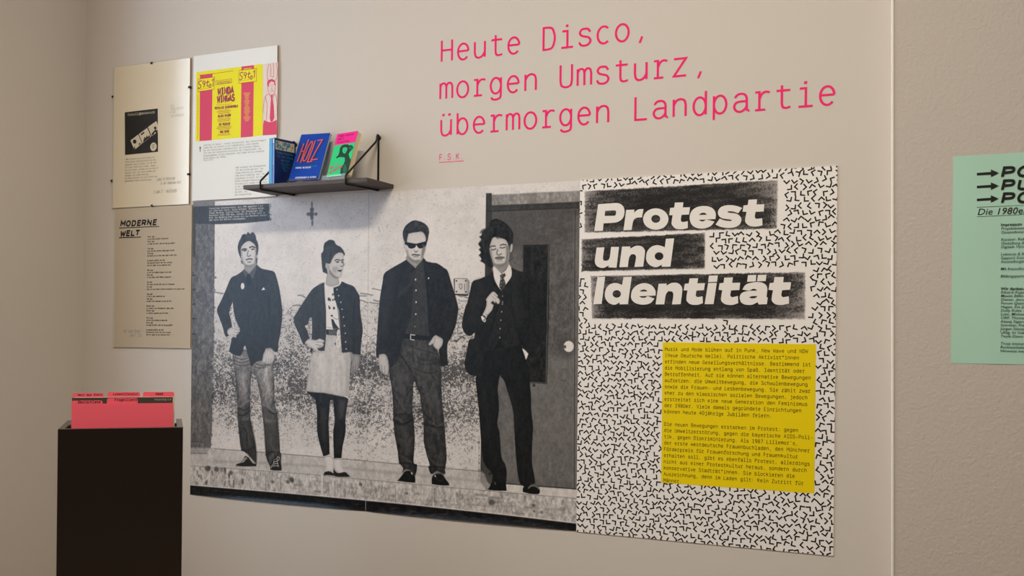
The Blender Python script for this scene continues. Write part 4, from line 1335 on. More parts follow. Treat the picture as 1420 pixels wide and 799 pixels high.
for (q, r1, r2) in (('244,442', 17, 20), ('250,448', 10, 13)):
    c = TT(q)[0]
    quad(b, [(c[0] + r1 * .15 * math.cos(a), c[1] + r2 * .15 * math.sin(a)) for a in np.linspace(0, 2 * math.pi, 13)[:-1]], y1 - .0006, 0 if r1 > 12 else 1)
for q in ('243,519 252,512 246,486 238,496', '322,452 388,400 380,380 366,400 356,384 346,410 336,398 326,425', '404,386 420,378 432,352 442,366 458,348 458,340 436,330 414,352 400,372', '420,310 440,300 448,322 430,334', '300,372 330,350 336,362 306,386', '280,464 296,452 300,466 286,474'):
    quad(b, TT(q), y1 - .0006)
for i, s in enumerate(('ZICK', 'ZACK')):
    text(b, s, at(*TT(('403,486', '405,506')[i])[0], y1 - .0006), .0072, w=14, slant=.2, sx=.8, ez=(0, 0, 1), ex=(.95, 0, .3))
b.build('cover_tone_print', [mat('cover_dark', '#2a241e', .5, .3), mat('cover_mid', '#b9a98d', .5, .3)], cov)
b = MB()
for i, s in enumerate(('1980 erscheint die erste Platte der', 'Freiwilligen Selbstkontrolle bei dem', 'Hamburger Label ZickZack. Es ist eine', 'EP in der Größe einer Single, jedoch', 'mit vier Songs, weshalb sie wie eine LP', 'gespielt wird. Die Texte stammen von', 'Hoffmann und Thomas Meinecke.', 'Die Band versteht sich als Projekt der', 'Zeitschrift Mode & Verzweiflung.')):
    p = at(*TU('208,108')[0], y1 - .0002)
    text(b, s, (p[0], p[1], p[2] - i * .01145), .0078, w=9, n=2)
p = at(*TU('208,370')[0], y1 - .0002)
text(b, 'Sammlung Meinecke', p, .0042, w=9, n=2)
b.build('typed_lettering', GREYINK, s1)
b = MB()
for s, px, py, em in (('ALS', 236.2, 148.8, .0135), ('SCHALLPLATTE', 236.4, 152.9, .0118), ('A DER', 235.4, 157.6, .0125), ('PLATTENKISTE', 237.2, 162.5, .0118)):
    pen(b, s, px, py, em, y1 - .0002)
for s, q, em in (('Label & Vertrieb', '595,362', .0165), ('in der Modernen Welt', '640,410', .0150), ('[1 und 2 - Wolfrath', '540,520', .0185)):
    p = TU(q)[0]
    pen(b, s, p[0], p[1], em, y1 - .0002, sx=.62, w=7)
b.build('handwriting', PENCIL, s1)

# second sheet: yellow magazine spread
gx0, gx1, gz0, gz1 = -0.0005, 0.4195, 2.0350, 2.6265
cl2 = [(gx0 - .0005, zc(266, 241.3)[2], 'H')]
t2, s2, y2 = clip_frame('clip_frame', 'white framed sheet with a yellow and pink concert spread, partly behind the shelf', gx0, gx1, gz0, gz1, [], .0012, mat('white_print_sheet', '#faf8f5', 0.6, 0.3))
SS = crop(265, 75, 1 / 6.146)
PKI = mat('poster_pink', '#e8446a', .5, .3)
b = MB()
quad(b, SS('38,745 528,704 612,690 612,85 45,155'), y2 - .0002, 0)
quad(b, SS('610,693 732,688 740,70 612,85'), y2 - .0002, 2)
quad(b, SS('72,742 176,734 183,167 76,178'), y2 - .0004, 1)
quad(b, SS('423,711 528,703 536,94 430,106'), y2 - .0004, 1)
sp = b.build('magazine_spread', [mat('spread_yellow', '#fff000', .5, .3), PKI, mat('pale_pink', '#f6e2da', .5, .3)], s2)
b = MB()
for q in ('57,322 196,300 200,195 60,214', '406,250 556,232 558,122 408,140'):
    quad(b, SS(q), y2 - .0006, 1)
RED = mat('magenta_ink', '#a8284f', .5, .3)


def pstroke(mb, px, w, y, mi=0, smooth=True):
    P = [at(a, c, y) for a, c in px]
    P2 = spline([(p[0], p[2]) for p in P], False, 4, 100) if smooth and len(P) > 2 else [(p[0], p[2]) for p in P]
    for q in union2d([[tuple(v * 1000) for v in q] for q in ribbon2d(P2, w)]):
        mb.poly([(a[0] / 1000, y, a[1] / 1000) for a in q], mi)


yk = y2 - .0009
for q in ('57,322 196,300 200,195 60,214 57,322', '406,250 556,232 558,122 408,140 406,250'):
    pstroke(b, SS(q), .0016, yk, 0, False)
for dx, dy in ((0, 0), (352, -72)):
    for q in ('92,232 78,228 66,240 70,256 84,266 80,286 66,294 60,286', '116,230 104,232 100,250 112,256 120,244 120,228 114,262 106,284', '142,222 136,262 138,272 148,268', '128,244 156,236', '158,262 152,272 154,282 166,280 170,264 160,258 154,268', '176,228 192,208 186,276'):
        pstroke(b, [(x + 265 * 0, y) for x, y in SS(' '.join('%f,%f' % (x + dx, y + dy) for x, y in pts_of(q)))], .0036, yk)
    for k in range(9):
        x, y = 80 + dx + k * 11, 300 + dy - k * 1.8
        pstroke(b, SS('%f,%f %f,%f' % (x, y, x + 6, y - 1)), .0016, yk)
pstroke(b, SS('70,180 200,166 360,142'), .0014, yk, 0, False)
pstroke(b, SS('448,128 516,120'), .003, yk, 1, False)
for q in ('212,262 212,228 345,212 345,244 212,262',):
    pstroke(b, SS(q), .0012, yk, 0, False)
for i in range(3):
    pstroke(b, SS('220,%f 336,%f' % (238 + i * 8, 226 + i * 8)), .0012, yk, 0, False)
x0_ = None
for s, q, em, sx in (('WINDA', '226,346', .033, .82), ('WINGAS', '222,412', .033, .74)):
    p = at(*SS(q)[0], yk)
    text(b, s, p, em, w=20, sx=sx, ez=(0, 0, 1))
for s, q, em, sx in (('FREIWILLIGE SELBSTKONTROLLE', '200,472', .0118, .62), ('MALARIA MATADOR', '228,540', .0118, .62), ('DIE POLONAISE', '238,610', .0118, .62), ('MARS SAFARI', '246,674', .0118, .60)):
    p = at(*SS(q)[0], yk)
    text(b, s, p, em, w=17, sx=sx, n=2)
for y0_, n in ((478, 4), (546, 4), (614, 4), (682, 2), (430, 1)):
    for i in range(n):
        wd_ = rr.uniform(40, 68)
        pstroke(b, SS('%f,%f %f,%f' % (280 - wd_, y0_ + i * 9 + 5, 280 + wd_, y0_ + i * 9 - 5)), .0011, yk, 0, False)
for i in range(22):
    wd_ = rr.uniform(14, 30)
    y_ = 332 + i * 11.3
    pstroke(b, SS('%f,%f %f,%f' % (476 - wd_, y_ + 2, 476 + wd_, y_ - 2)), .0013, yk, 1, False)
for i in range(20):
    pstroke(b, SS('56,%f 56,%f' % (350 + i * 19, 362 + i * 19)), .002, yk, 0, False)
b.build('spread_lettering', [RED, MATS['spread_yellow']], sp)
b = MB()       # the line-drawn figure on the right of the spread
for q in ('648,246 656,222 690,212 714,226 720,262 712,268 706,240 684,232 664,250 660,276 652,286',):
    quad(b, SS(q), yk, 0)
quad(b, SS('612,692 614,600 622,562 660,580 690,580 730,560 732,686'), yk, 0)
quad(b, SS('682,346 698,346 692,372 704,440 708,545 694,574 680,578 670,548 676,440'), yk, 0)
for q in ('652,286 658,310 668,342 690,352 708,336 716,300 720,262', '668,342 640,352 622,400 612,500', '712,336 728,380 734,560', '662,82 650,150 648,200 660,222', '700,72 704,140 700,200', '726,74 734,140 730,200 716,228', '672,80 680,140 676,190', '630,360 648,440 640,560', '670,268 684,264', '694,262 708,260', '690,270 686,300 696,302', '678,320 692,314 704,318', '668,350 690,380 712,345', '676,190 704,196', '690,420 700,460 680,500 700,540'):
    pstroke(b, SS(q), .0016, yk - .0001)
b.build('line_drawing', PKI, sp)
b = MB()
V3 = crop(265, 185, .1252)
for i, s in enumerate(('Umschlag von Detail - visuell und akustisch. Das Lifestyle-Magazin', 'widmet der zur Konzert in der Alabama-Halle, unter anderem', 'mit der Freiwilligen Selbstkontrolle. Das Alternativ-Dasein', 'sich nach der Gelieferten-Institution der Filmwirtschaft, die', 'Wirkaufsagenden im Kino regulieren. Das stimmt auf die verwaffne', 'meine Galerie der 1980er.')):
    p = at(*V3('138,140')[0], y2 - .0002)
    text(b, s, (p[0], p[1], p[2] - i * .0106), .0079, w=8, n=2)
text(b, 'Sammlung Meinecke', at(*V3('138,304')[0], y2 - .0002), .0048, w=8, n=2)
for i, s in enumerate(('1986 erscheint das Prosawerkchen', '«Mit der Kirche ums Dorf» von', 'Thomas Meinecke bei Suhrkamp.', '1988 seine Erzählung »Holz« bei', 'Kiepenheuer & Witsch. Die beiden', 'Bücher erkunden Meineckes Deutsch', 'und publiziert werden seine Texte', 'in der von ihm mitgegründeten', 'Zeitschrift. Das war es', 'Das Heft. Der', 'den Staatsvertrag')):
    p = at(*V3('488,388')[0], y2 - .0002)
    text(b, s, (p[0], p[1], p[2] - i * .0108), .0079, w=8, n=2)
b.build('typed_lettering', GREYINK, s2)
b = MB()
quad(b, V3('97,203 104,203 104,165 97,165'), y2 - .0002)
quad(b, V3('91,166 110,164 101,142'), y2 - .0002)
b.build('arrow_print', INK, s2)

# third sheet: lyrics under the first frame
mz0, mz1, mx0, mx1 = 1.4350, 2.0225, -0.4265, -0.0015
t3, s3, y3 = clip_frame('lyric_sheet_frame', 'beige glass-fronted lyric sheet headed MODERNE WELT, beside the mural', mx0, mx1, mz0, mz1, [], .009, mat('beige_lyric_paper', '#cdbca6', 0.65, 0.25), d=.009)
WM = crop(150, 285, 1 / 7.262)
b = MB()
caps = dict(n=6, w=26, adv=63, sx=1.80, slant=.20, narrow='ELT')
k1 = text(b, 'MODERNE', at(*WM('120,209')[0], y3 - .0002), .0266, **caps)
k2 = text(b, 'WELT', at(*WM('120,307')[0], y3 - .0002), .0266, **caps)
for q in ('110,232 514,215 514,207 110,223', '108,331 331,323 331,314 108,321'):
    quad(b, WM(q), y3 - .0002)
b.build('title_lettering', INK, s3)
b = MB()
lyr = ['Peter sagt', 'er sei total verliebt in diese Welt', 'Peter sagt', 'er nimmt die Welt, weil sie ihm gut gefällt', '', 'Tina sagt', 'auch sie hat solchen Abend ganz allein', 'Tina sagt', 'am Abend da ist man nach ganz schön sehr', '', 'so manchen gefällt die Welt', 'und manchen bricht das Herz entzwei', 'und wir sagen Ja zur modernen Welt', '',
       'Rudi sagt', 'er will zur schönen Stunde in der Nacht', 'Rudi sagt', 'er hat schon viele Männer ausgelacht', '', 'Ute sagt', 'ihr neuer Freund sieht aus wie Supermann', 'Ute sagt', 'dass sie auf hohen Schuhen besonders weit gehen kann', '', 'Inge sagt', 'er wär so ganz romantisch war', 'Inge sagt', 'es geht uns insgesamt so gut wie nie', '',
       'Ronald sagt', 'er schätzt die Postmoderne immer mehr', 'Ronald sagt', 'er möchte aussehn wie ein Mann', '', 'Petra sagt', 'sie sei total verliebt in diese Welt', 'Petra sagt', 'sie nimmt die Welt, weil sie ihr gut gefällt', '', 'so manchen gefällt die Welt', 'und manchen bricht das Herz entzwei', 'und wir sagen Ja zur modernen Welt']
lens = [71, 212, 71, 278, 0, 62, 272, 62, 338, 0, 182, 252, 240, 0, 62, 250, 62, 246, 0, 55, 280, 55, 380, 0, 60, 184, 60, 250, 0, 80, 294, 80, 220, 0, 68, 212, 68, 268, 0, 180, 250, 240]
p0 = at(*WM('397,322')[0], y3 - .0002)
pe = at(*crop(150, 390, 1 / 7.262)('382,545')[0], y3 - .0002)
ys, yv = [], 0
for s in lyr:
    ys.append(yv)
    yv += 1.0 if s else 0.98
for s, yv_, L_ in zip(lyr, ys, lens):
    if not s:
        continue
    wanted = L_ / 7.262 / 258.0
    em = .0078
    sx = min(.85, wanted / (len(s) * .6 * em))
    text(b, s, (p0[0] + (pe[0] - p0[0]) * yv_ / ys[-1], p0[1], p0[2] + (pe[2] - p0[2]) * yv_ / ys[-1]), em, w=14, n=2, sx=sx)
b.build('lyric_lettering', mat('soft_black_ink', '#3a322b', .6, .3), s3)
b = MB()
for s, x, y in (('Mit Gruß Peter', 171, 461.5), ('- und F.S.K.', 177, 467)):
    pen(b, s, x, y, .0180, y3 - .0002, sx=.62, w=7)
b.build('handwriting', PENCIL, s3)

# ------------------------------------------------------------------ green imprint sheet on the projecting wall
g0, g1 = at(1320.3, 216.9, PY - .001), at(1320, 503.8, PY - .001)
gl_, gr_ = (g0[0] + g1[0]) / 2, (g0[0] + g1[0]) / 2 + 0.420
gt, gb = g0[2], g1[2]
YG = PY - .0016
b = MB()
n_ = 24
for j in range(n_):      # a paper sheet with slight waves
    za, zb = gb + (gt - gb) * j / n_, gb + (gt - gb) * (j + 1) / n_
    for i in range(16):
        xa, xb = gl_ + (gr_ - gl_) * i / 16, gl_ + (gr_ - gl_) * (i + 1) / 16
        yw = lambda x, z: YG - .0005 * (math.sin(x * 34 + z * 5) + math.sin(z * 21))
        b.poly([(xa, yw(xa, za), za), (xb, yw(xb, za), za), (xb, yw(xb, zb), zb), (xa, yw(xa, zb), zb)])
gm = mat('mint_green_paper', '#b3dcc8', 0.6, 0.3)
gorg = Vector((gl_ + .21, PY, gb))
gp = thing('green_notice', 'mint green imprint sheet with three black arrows on the wall at the right edge', 'notice', gorg)
gs = b.build('paper_sheet', gm, gp, smooth=True)
YL = YG - .0018
b = MB()
GI = crop(1345, 225, 1 / 7.99)


def gat(px):
    return [at(a, c, YL) for a, c in px]


for dy in (0, 143, 286):
    b.poly(gat(GI(' '.join('%f,%f' % (x, y + dy) for x, y in pts_of('77,145 232,135 232,162 316,117 232,80 232,108 77,118')))))
for s, q in (('POP', '340,176'), ('PUNK', '340,320'), ('POLITIK', '340,464')):
    text(b, s, gat(GI(q))[0] + np.array([-.0040, 0, .0036]), .0345, w=21, sx=1.98, slant=.20, n=7, narrow='LTI')
for q in ('77,501 640,475 640,472 77,497', '77,606 640,577 640,573 77,602'):
    b.poly(gat(GI(q)))
b.build('title_lettering', INK, gs)


def sans(mb, s, org, size, shear=0.0, offset=0.0, mi=0, sx=1.0):
    cu = bpy.data.curves.new('lettering', 'FONT')
    cu.body, cu.size, cu.shear, cu.offset, cu.resolution_u = s, 1.0, shear, offset, 2
    o = bpy.data.objects.new('lettering', cu)
    me = bpy.data.meshes.new_from_object(o)
    k = len(mb.v)
    mb.v += [(org[0] + v.co.x * size * sx, org[1], org[2] + v.co.y * size) for v in me.vertices]
    for p in me.polygons:
        mb.f.append(tuple(k + i for i in p.vertices))
        mb.m.append(mi)
    bpy.data.objects.remove(o)
    bpy.data.curves.remove(cu)
    bpy.data.meshes.remove(me)


b = MB()
sans(b, 'Die 1980er Jahre in München', gat(GI('77,586'))[0], .0265, .22, 0, sx=1.05)
b.build('subtitle_lettering', INK, gs)
b = MB()
GJ, GK = crop(1370, 300, .125), crop(1370, 395, .125)
for s, q, c in (('Impressum', '142,108', GJ), ('Wir danken herzlich', '140,58', GK)):
    sans(b, s, gat(c(q))[0], .0110, 0, .022, sx=1.1)
    b.build('imprint_heading', INK, gs)
    b = MB()
for q, c, rows in (('142,150', GJ, ['Projektleitung: Anna', 'Gesamtkonzeption', '', 'Kurator: Ralf Homann', 'Gestaltung & Realisation', 'Digitale Vermittlung', '', 'Lektorat & Rechte', 'Support Scans & Technik', 'Ausstellungstechnik', '', 'Mit freundlicher Unterstützung', '', 'Bildungspartner']),
                   ('140,96', GK, ['Eduard Augustin', 'Maxim Biller, Sandra', 'Diener, documenta', 'Forum Queeres Archiv', 'Hagen, Eva Jünger', 'Dolly Kuhn, Lorenz', 'Lohr, Michael Lukas', 'ORF, Thomas Palzer', 'Alexej Sagerer, Bernd', 'Schröter, Frank Stein', 'Jürgen Stintzing', 'Uhlig, Ivi Vukelic', 'Twyla Dawn Weixl', '', 'Trotz intensiver', 'Rechteinhaber*innen', 'Hinweise werden'])):
    p = gat(c(q))[0]
    for i, s in enumerate(rows):
        if s:
            sans(b, s, (p[0], p[1], p[2] - i * .01035), .0108, .22, .004, sx=1.05)
    b.build('imprint_lettering', mat('imprint_ink', '#3c4a40', .6, .3), gs)
    b = MB()
if b.v:
  b.build('imprint_lettering', mat('imprint_ink', '#3c4a40', .6, .3), gs)

# ------------------------------------------------------------------ wall shelf on two wire brackets
SX0, SX1, SD, SZ0, SZ1 = 0.4005, 0.9465, 0.181, 2.0410, 2.0560
shelf = thing('wall_shelf', 'dark brown wall shelf hung on two black wire brackets above the photo mural', 'shelf', ((SX0 + SX1) / 2, 0, SZ0))
b = MB()
b.box((SX0, -SD, SZ0), (SX1, -0.0005, SZ1))
b.build('shelf_board', mat('dark_mdf', '#4b413b', 0.5, 0.4, noise=(90, .12)), shelf, bevel=.0008)
for xf, xb in ((0.4835, 0.503), (0.8595, 0.8815)):
    b = MB()
    r = .0037
    yb, ztop = -.0046, 2.236
    b.tube([(xb, yb, SZ0 - .0042), (xb, yb, ztop), (xb + .001, yb - .001, ztop + .004), (xb, yb - .008, ztop + .006), (xb, yb - .011, ztop + .001), (xb - .001, yb - .011, ztop - .012),
            (xb - .002, yb - .016, ztop - .022), (xf, -SD - .0045, 2.0672), (xf, -SD - .0052, 2.063), (xf, -SD - .0050, SZ0 - .001), (xf, -SD - .001, SZ0 - .0046), (xb, -.0046, SZ0 - .0046)], r, 10)
    b.tube([(xb, -.004, ztop - .004), (xb, .0, ztop - .004)], .0085, 14)
    b.build('wire_bracket', BLACKM, shelf, smooth=True)


# ------------------------------------------------------------------ books
def frame_rot(yaw, lean):
    """columns: along the cover, into the book, up the cover"""
    return Matrix.Rotation(yaw, 3, 'Z') @ Matrix.Rotation(-lean, 3, 'X')


def book(name, label, loc, M3, w, h, th, cover, spine_side=-1, pages='#e9d9b4', face=None, back=None, hard=.0012, spine=None):
    """cover in local x (0..w) and z (0..h); thickness goes into +y; spine at local x = 0 (side -1) or w (side 1)"""
    t = thing(name, label, 'book', loc, M3.to_euler(), 'books on the wall shelf')
    c = hard
    b = MB()
    b.box((0, 0, 0), (w, c, h), 0)
    b.box((0, th - c, 0), (w, th, h), 1 if back else 0)
    if spine_side < 0:
        b.box((-.0002, 0, 0), (c, th, h), 2 if spine else 0)
    else:
        b.box((w - c, 0, 0), (w + .0002, th, h), 2 if spine else 0)
    ms = [cover, back or cover] + ([spine] if spine else [])
    co = b.build('cover', ms, t, LOCAL)
    b = MB()
    m = .0016
    b.box((c if spine_side < 0 else m, c, m), (w - m if spine_side < 0 else w - c, th - c, h - m))
    b.build('page_block', mat('book_pages', pages, .8, .2, noise=(400, .12)), t, LOCAL)
    return t, co


NAVY = mat('navy_cover', '#0d2460', .35, .5)
CYAN = mat('cyan_cover', '#0092c6', .35, .5)
yv = -0.1749
# upright pair, spines to the room: the cover side looks towards +x, so local x runs from the spine back to the wall
M3 = Matrix.Rotation(yv, 3, 'Z') @ Matrix.Rotation(math.pi / 2, 3, 'Z')
nav, nc = book('paperback_book', 'navy blue upright book with a beige picture band on its cover, beside HOLZ book', (0.5398, -0.1770, SZ1), M3, .1026, .170, .0102, NAVY, spine=mat('blue_spine', '#2f62b8', .3, .5))
sp_dir = Vector((-math.cos(yv), -math.sin(yv), 0))
cyl = Vector((0.5398, -0.1770, SZ1)) + sp_dir * 0.0128
cya, cc = book('paperback_book', 'bright cyan book standing at the left end of the shelf row', tuple(cyl), M3, .1026, .1695, .0160, CYAN)


def on_cover(px, corners, w, h):
    """photograph pixel -> position on a cover whose corners (bl, br, tl) sit at these pixels"""
    (ox, oy), (ax, ay), (bx, by) = corners
    e, f, g, h2 = ax - ox, bx - ox, ay - oy, by - oy
    D = e * h2 - f * g
    return [(((x - ox) * h2 - (y - oy) * f) / D * w, ((y - oy) * e - (x - ox) * g) / D * h) for x, y in px]


TEAL = mat('teal_ink', '#2d8fae', .45, .4)
BAND = mat('beige_band', '#cfc3a4', .45, .4)
LX, LZ = (1, 0, 0), (0, 0, 1)
b = MB()
b.poly([(.004, -.0003, .128), (.0985, -.0003, .128), (.0985, -.0003, .161), (.004, -.0003, .161)])
bb = b.build('picture_band', BAND, nc, LOCAL)
b = MB()
for k in range(34):
    x, z, r = rr.uniform(.008, .093), rr.uniform(.132, .157), rr.uniform(.002, .0058)
    b.poly([(min(.098, max(.0045, x + r * rr.uniform(.6, 1.4) * math.cos(a))), -.0006 - k * 2e-6, min(.1605, max(.1285, z + r * rr.uniform(.6, 1.6) * math.sin(a)))) for a in np.linspace(0, 2 * math.pi, 8)[:-1]], k % 2)
b.build('band_drawing', [TEAL, mat('band_blue', '#4f88a0', .45, .4)], bb, LOCAL)
b = MB()
for s, x, z, em in (('Thomas Meinecke', .010, .1145, .0098), ('Mit der Kirche', .014, .1010, .0098), ('ums Dorf', .031, .0880, .0098)):
    text(b, s, (x, -.0003, z), em, w=10, ex=LX, ez=LZ, n=3, sx=.94)
for i, s in enumerate(('Kurze Erzählungen', 'Ein Buch mit', 'kleinen Texten', 'Kladde', 'suhrkamp')):
    text(b, s, (.033 + i * .002, -.0003, .078 - i * .0062), .0056, w=9, ex=LX, ez=LZ, n=2, sx=.8)
b.build('cover_lettering', TEAL, nc, LOCAL)
b = MB()
text(b, 'Thomas Meinecke', (-.0005, .0030, .164), .0085, w=11, ex=(0, 0, -1), ez=(0, -1, 0), n=3, mi=0) if False else None
for i in range(2):
    z0, z1 = ((.150, .166), (.070, .146))[i]
    b.box((-.0007, .0024, z0), (-.0002, .0078, z1), i)
b.build('spine_print', [mat('spine_white', '#cfe0ee', .4, .4), mat('spine_pale_blue', '#5fa6dc', .4, .4)], nc, LOCAL)

# small dark book behind the navy one, its edge showing on the right
drk, dc_ = book('paperback_book', 'slim black book standing behind the navy book, only its edge showing', (0.578, -0.052, SZ1), Matrix.Rotation(-.06, 3, 'Z'), .030, .170, .014, mat('black_cover', '#16161a', .5, .4), pages='#d8d8d8')

HB, HR, HL = (399.9, 249), (440.6, 248.6), (417.8, 186)
BLUE = mat('royal_blue_cover', '#0b48b6', .4, .45)
M3 = frame_rot(.108, .45)
hw, hh = .1235, .2065
holz, hc = book('paperback_book', 'royal blue book with orange hand-drawn HOLZ title leaning back on the shelf', (0.5775, -0.1414, 2.0720), M3, hw, hh, .0120, BLUE, pages='#d9a24a')
ORG = mat('orange_ink', '#ff6a2a', .5, .4)
SHD = mat('dark_blue_ink', '#0a2f70', .5, .4)
FF = crop(360, 180, 1 / 8.88)
b, b2 = MB(), MB()
for q in ('547,168 520,240 463,394', '606,122 560,240 504,408', '497,276 560,258', '640,148 606,196 560,300 534,366 545,390 572,368 612,280 646,190 653,156 640,148', '690,138 640,270 590,398 592,402 648,394', '715,140 776,130 700,260 634,378 716,370'):
    P = on_cover(FF(q), (HB, HR, HL), hw, hh)
    stroke(b, P, .0042, (0, -.0005, 0), LX, LZ, smooth=len(P) > 3)
    stroke(b2, [(x + .006, z - .003) for x, z in P], .0036, (0, -.0003, 0), LX, LZ, smooth=len(P) > 3)
tl = b2.build('title_shadow_print', SHD, hc, LOCAL)
b.build('title_lettering', ORG, hc, LOCAL)
for nm, s, q, em, mt, w_ in (('author_lettering', 'THOMAS MEINECKE', '436,478', .0088, mat('cover_white', '#eef2f8', .5, .4), 15), ('genre_lettering', 'ERZÄHLUNG', '602,462', .0078, mat('cover_green', '#2a9aa0', .5, .4), 11),
                             ('publisher_lettering', 'KIEPENHEUER & WITSCH', '436,598', .0086, mat('cover_white', '#eef2f8', .5, .4), 15)):
    b = MB()
    x, z = on_cover(FF(q), (HB, HR, HL), hw, hh)[0]
    text(b, s, (x, -.0004, z), em, w=w_, ex=LX, ez=LZ, n=3, sx=.84)
    b.build(nm, mt, hc, LOCAL)

GB_, GR_, GL_ = (453.1, 245.4), (479.6, 242.1), (465.8, 186.8)
GREEN = mat('green_cover', '#1fd07c', .45, .4)
M3 = frame_rot(-.22, .300)
gw, gh = .1095, .1745
grn, gc_ = book('paperback_book', 'thick paperback with pink and green cover propped on the acrylic stand', (0.7310, -0.1190, 2.0775), M3, gw, gh, .0215, GREEN, pages='#f3d9a6', back=mat('cream_board', '#f0dcb4', .5, .4), hard=.0008)
b = MB()
b.poly([(0, -.0003, gh * .735), (gw, -.0003, gh * .735), (gw, -.0003, gh), (0, -.0003, gh)])
mb_ = b.build('pink_band', mat('hot_pink_ink', '#fb0f92', .45, .4), gc_, LOCAL)
b = MB()
for s, x, z in (('Thomas Meinecke', .012, .160), ('Mode &', .012, .1475), ('Verzweiflung', .012, .135)):
    text(b, s, (x, -.0006, z), .0102, w=11, ex=LX, ez=LZ, n=3, slant=.1, sx=.86)
b.build('band_lettering', mat('plum_ink', '#8a1060', .5, .3), mb_, LOCAL)
CG = crop(430, 170, 1 / 7.99)


def gpoly(mb, q, y, mi=0):
    mb.poly([(max(0, min(gw, x)), y, max(.001, min(gh * .735, z))) for x, z in on_cover(CG(q), (GB_, GR_, GL_), gw, gh)], mi)


b = MB()
gpoly(b, '360,252 392,250 412,262 440,262 452,290 440,310 420,330 405,360 418,400 432,420 425,480 410,540 395,575 385,590 340,590 325,560 330,500 360,460 372,420 352,400 330,385 300,392 284,404 280,388 300,370 312,330 316,290 335,262', -.0003, 0)
gpoly(b, '348,290 366,282 386,286 394,302 386,326 372,350 354,348 342,322', -.0006, 1)
gpoly(b, '330,392 350,388 372,400 360,440 330,470 300,480 260,520 240,500 250,450 280,415', -.0006, 1)
gpoly(b, '358,470 380,470 392,520 380,560 360,580 352,530', -.0006, 2)
gpoly(b, '405,290 430,275 444,296 425,318', -.0006, 2)
gpoly(b, '360,300 372,298 366,304', -.0009, 0)
gpoly(b, '360,324 374,322 366,332', -.0009, 0)
b.build('cover_figure_print', [mat('cover_black_green', '#123a2c', .5, .3), mat('cover_mid_green', '#25cf80', .5, .3), mat('cover_teal_green', '#14694d', .5, .3)], gc_, LOCAL)
b = MB()
for s, q, em in (('Mode &', '215,525', .0150), ('Verzweiflung', '206,572', .0135)):
    (x, z), (x2, z2) = on_cover(CG(q + ' ' + ' '.join(['%f,%f' % (pts_of(q)[0][0] + 100, pts_of(q)[0][1] - 56)])), (GB_, GR_, GL_), gw, gh)
    d_ = np.array([x2 - x, 0, z2 - z]) / math.hypot(x2 - x, z2 - z)
    text(b, s, (x, -.0009, z), em, w=12, ex=tuple(d_), ez=(-d_[2] * .4, 0, 1), n=3, sx=.72, slant=.1)
b.build('script_lettering', mat('script_pink', '#e0457f', .5, .3), gc_, LOCAL)

# ------------------------------------------------------------------ clear acrylic book stands
ACR = glass_mat('clear_acrylic', (.97, .985, .98), .02, 1.49)


def stand(label, loc, yaw, lean, w, h, dep, off, led):
    t = thing('book_stand', label, 'book stand', loc, (0, 0, yaw), 'clear acrylic stands')
    L = Matrix.Rotation(-lean, 4, 'X')
    b = MB()
    b.box((0, 0, 0), (w, .003, h), M=Matrix.Translation((0, off, .004)) @ L)
    b.build('back_panel', ACR, t, LOCAL)
    b = MB()
    b.box((0, -.004, .0), (w, dep, .003))
    b.build('base_plate', ACR, t, LOCAL)
    b = MB()
    b.box((0, -.007, .0), (w, -.004, led + .0025))
    b.box((0, -.004, led - .003), (w, off, led))
    b.build('front_lip', ACR, t, LOCAL)
    return t


stand('clear acrylic stand holding the green and pink paperback', (0.7230, -0.1290, SZ1 + .0002), -.22, .300, .128, .155, .080, .0345, .0210)
stand('clear acrylic stand holding the blue HOLZ book', (0.5790, -0.1440, SZ1 + .0002), .108, .45, .120, .150, .075, .0175, .0155)

# ------------------------------------------------------------------ record bin in the corner
BW, BD, BT, BZ = 0.360, 0.334, 0.0180, 1.2050
byaw = 0.7525
BL = Vector((0.3976, -1.0205, 0))
rec = thing('record_bin', 'tall black record bin standing turned in the corner, holding pink dividers', 'record bin', BL, (0, 0, byaw))
DARK = mat('black_mdf_panel', '#241c18', 0.24, 0.5, noise=(60, .16))
for name, a, c in (('front_panel', (0, 0, 0), (BW, BT, BZ)), ('back_panel', (BT, BD - BT, 0), (BW - BT, BD, BZ - .014)), ('side_panel', (0, BT, 0), (BT, BD, BZ)), ('side_panel', (BW - BT, BT, 0), (BW, BD, BZ)), ('base_panel', (BT, BT, .88), (BW - BT, BD - BT, .898))):
    b = MB()
    b.box(a, c)
    b.build(name, DARK, rec, LOCAL, bevel=.0007)
RB = Matrix.Rotation(byaw, 3, 'Z')
FZ = .898


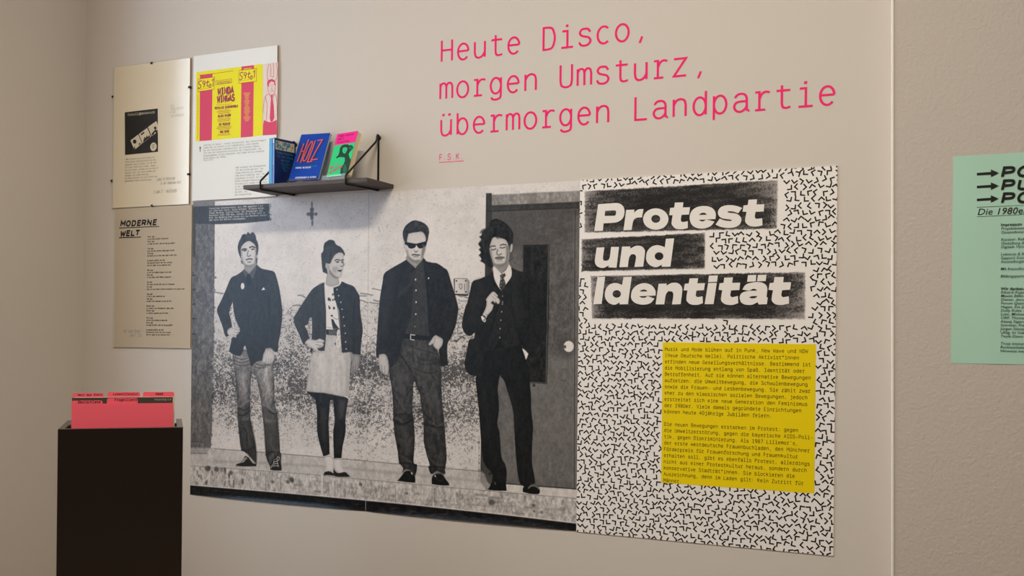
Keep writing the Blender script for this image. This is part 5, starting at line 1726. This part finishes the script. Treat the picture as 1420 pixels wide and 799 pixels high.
def tab_card(label, ly, x0, x1, z_edge, tabs, mats, word, wx, wz, wem, lean=.0):
    """a divider card standing in the bin: straight top edge with one raised, rounded tab"""
    loc = BL + RB @ Vector((0, ly, FZ))
    t = thing('record_divider', label, 'divider', loc, (0, 0, byaw), 'pink dividers in the record bin')
    ta, tb, tz = tabs
    r = .006
    out = [(x0, 0), (x1, 0), (x1, z_edge - FZ)]
    arc = lambda cx, cz, a0, a1: [(cx + r * math.cos(math.radians(a)), cz + r * math.sin(math.radians(a))) for a in np.linspace(a0, a1, 6)]
    if tb < x1 - .002:
        out += [(tb + .001, z_edge - FZ)]
    else:
        out.pop()
    out += arc(tb - r, tz - FZ - r, 0, 90) + arc(ta + r, tz - FZ - r, 90, 180)
    if ta > x0 + .002:
        out += [(ta - .001, z_edge - FZ), (x0, z_edge - FZ)]
    b = MB()
    b.prism([(x, 0, z) for x, z in out], (0, .0012, 0))
    card = b.build('card', mats, t, LOCAL)
    b = MB()
    text(b, word, (wx, -.0003, wz - FZ), wem, w=15, ex=LX, ez=LZ, n=4, slant=.16, sx=1.0)
    b.build('tab_lettering', INK, card, LOCAL)
    return t


PK = mat('neon_pink_card', '#ff667a', 0.55, 0.4)
tab_card('front pink divider with tab marked Deutschland on the left', .050, .0330, .3310, 1.2775, (.0335, .1222, 1.2876), PK, 'Deutschland', .0510, 1.2795, .0098)
tab_card('pink divider with short middle tab reading Frogkillers just behind the front one', .058, .0340, .3300, 1.2700, (.1345, .2240, 1.2938), PK, 'Frogkillers', .1560, 1.2850, .0100)
# dark record sleeve between the dividers
loc = BL + RB @ Vector((0, .070, FZ))
slv = thing('record_sleeve', 'dark grey brown record sleeve with pale edges between the pink dividers', 'record sleeve', loc, (0, 0, byaw))
b = MB()
b.box((.0330, 0, 0), (.3290, .0008, 1.2950 - FZ))
sv = b.build('sleeve_front', mat('sleeve_brown', '#4a433a', .6, .3), slv, LOCAL)
b = MB()
b.box((.0400, .0009, 0), (.3352, .0060, 1.2962 - FZ))
b.build('sleeve_edge', mat('sleeve_cream', '#d8d0bd', .6, .3), slv, LOCAL)
b = MB()
text(b, 'Freiwillig S.K.', (.274, -.0003, 1.2855 - FZ), .0066, w=9, ex=LX, ez=LZ, n=3, sx=.9)
b.build('sleeve_lettering', mat('sleeve_white', '#d8d4cc', .6, .3), sv, LOCAL)
tab_card('rear pink divider whose left tab reads Herz aus Stein', .100, .0320, .3280, 1.2860, (.0318, .1225, 1.3080), PK, 'Herz aus Stein', .0465, 1.2995, .0086)
tab_card('rear pink divider whose middle tab reads Lesbenliteratur', .110, .0330, .3290, 1.2860, (.1335, .2300, 1.3098), PK, 'Lesbenliteratur', .1490, 1.3005, .0084)
tab_card('rear pink divider whose right tab reads Haas', .120, .0330, .3337, 1.2860, (.2385, .3337, 1.3090), PK, 'Haas', .2760, 1.2992, .0100)
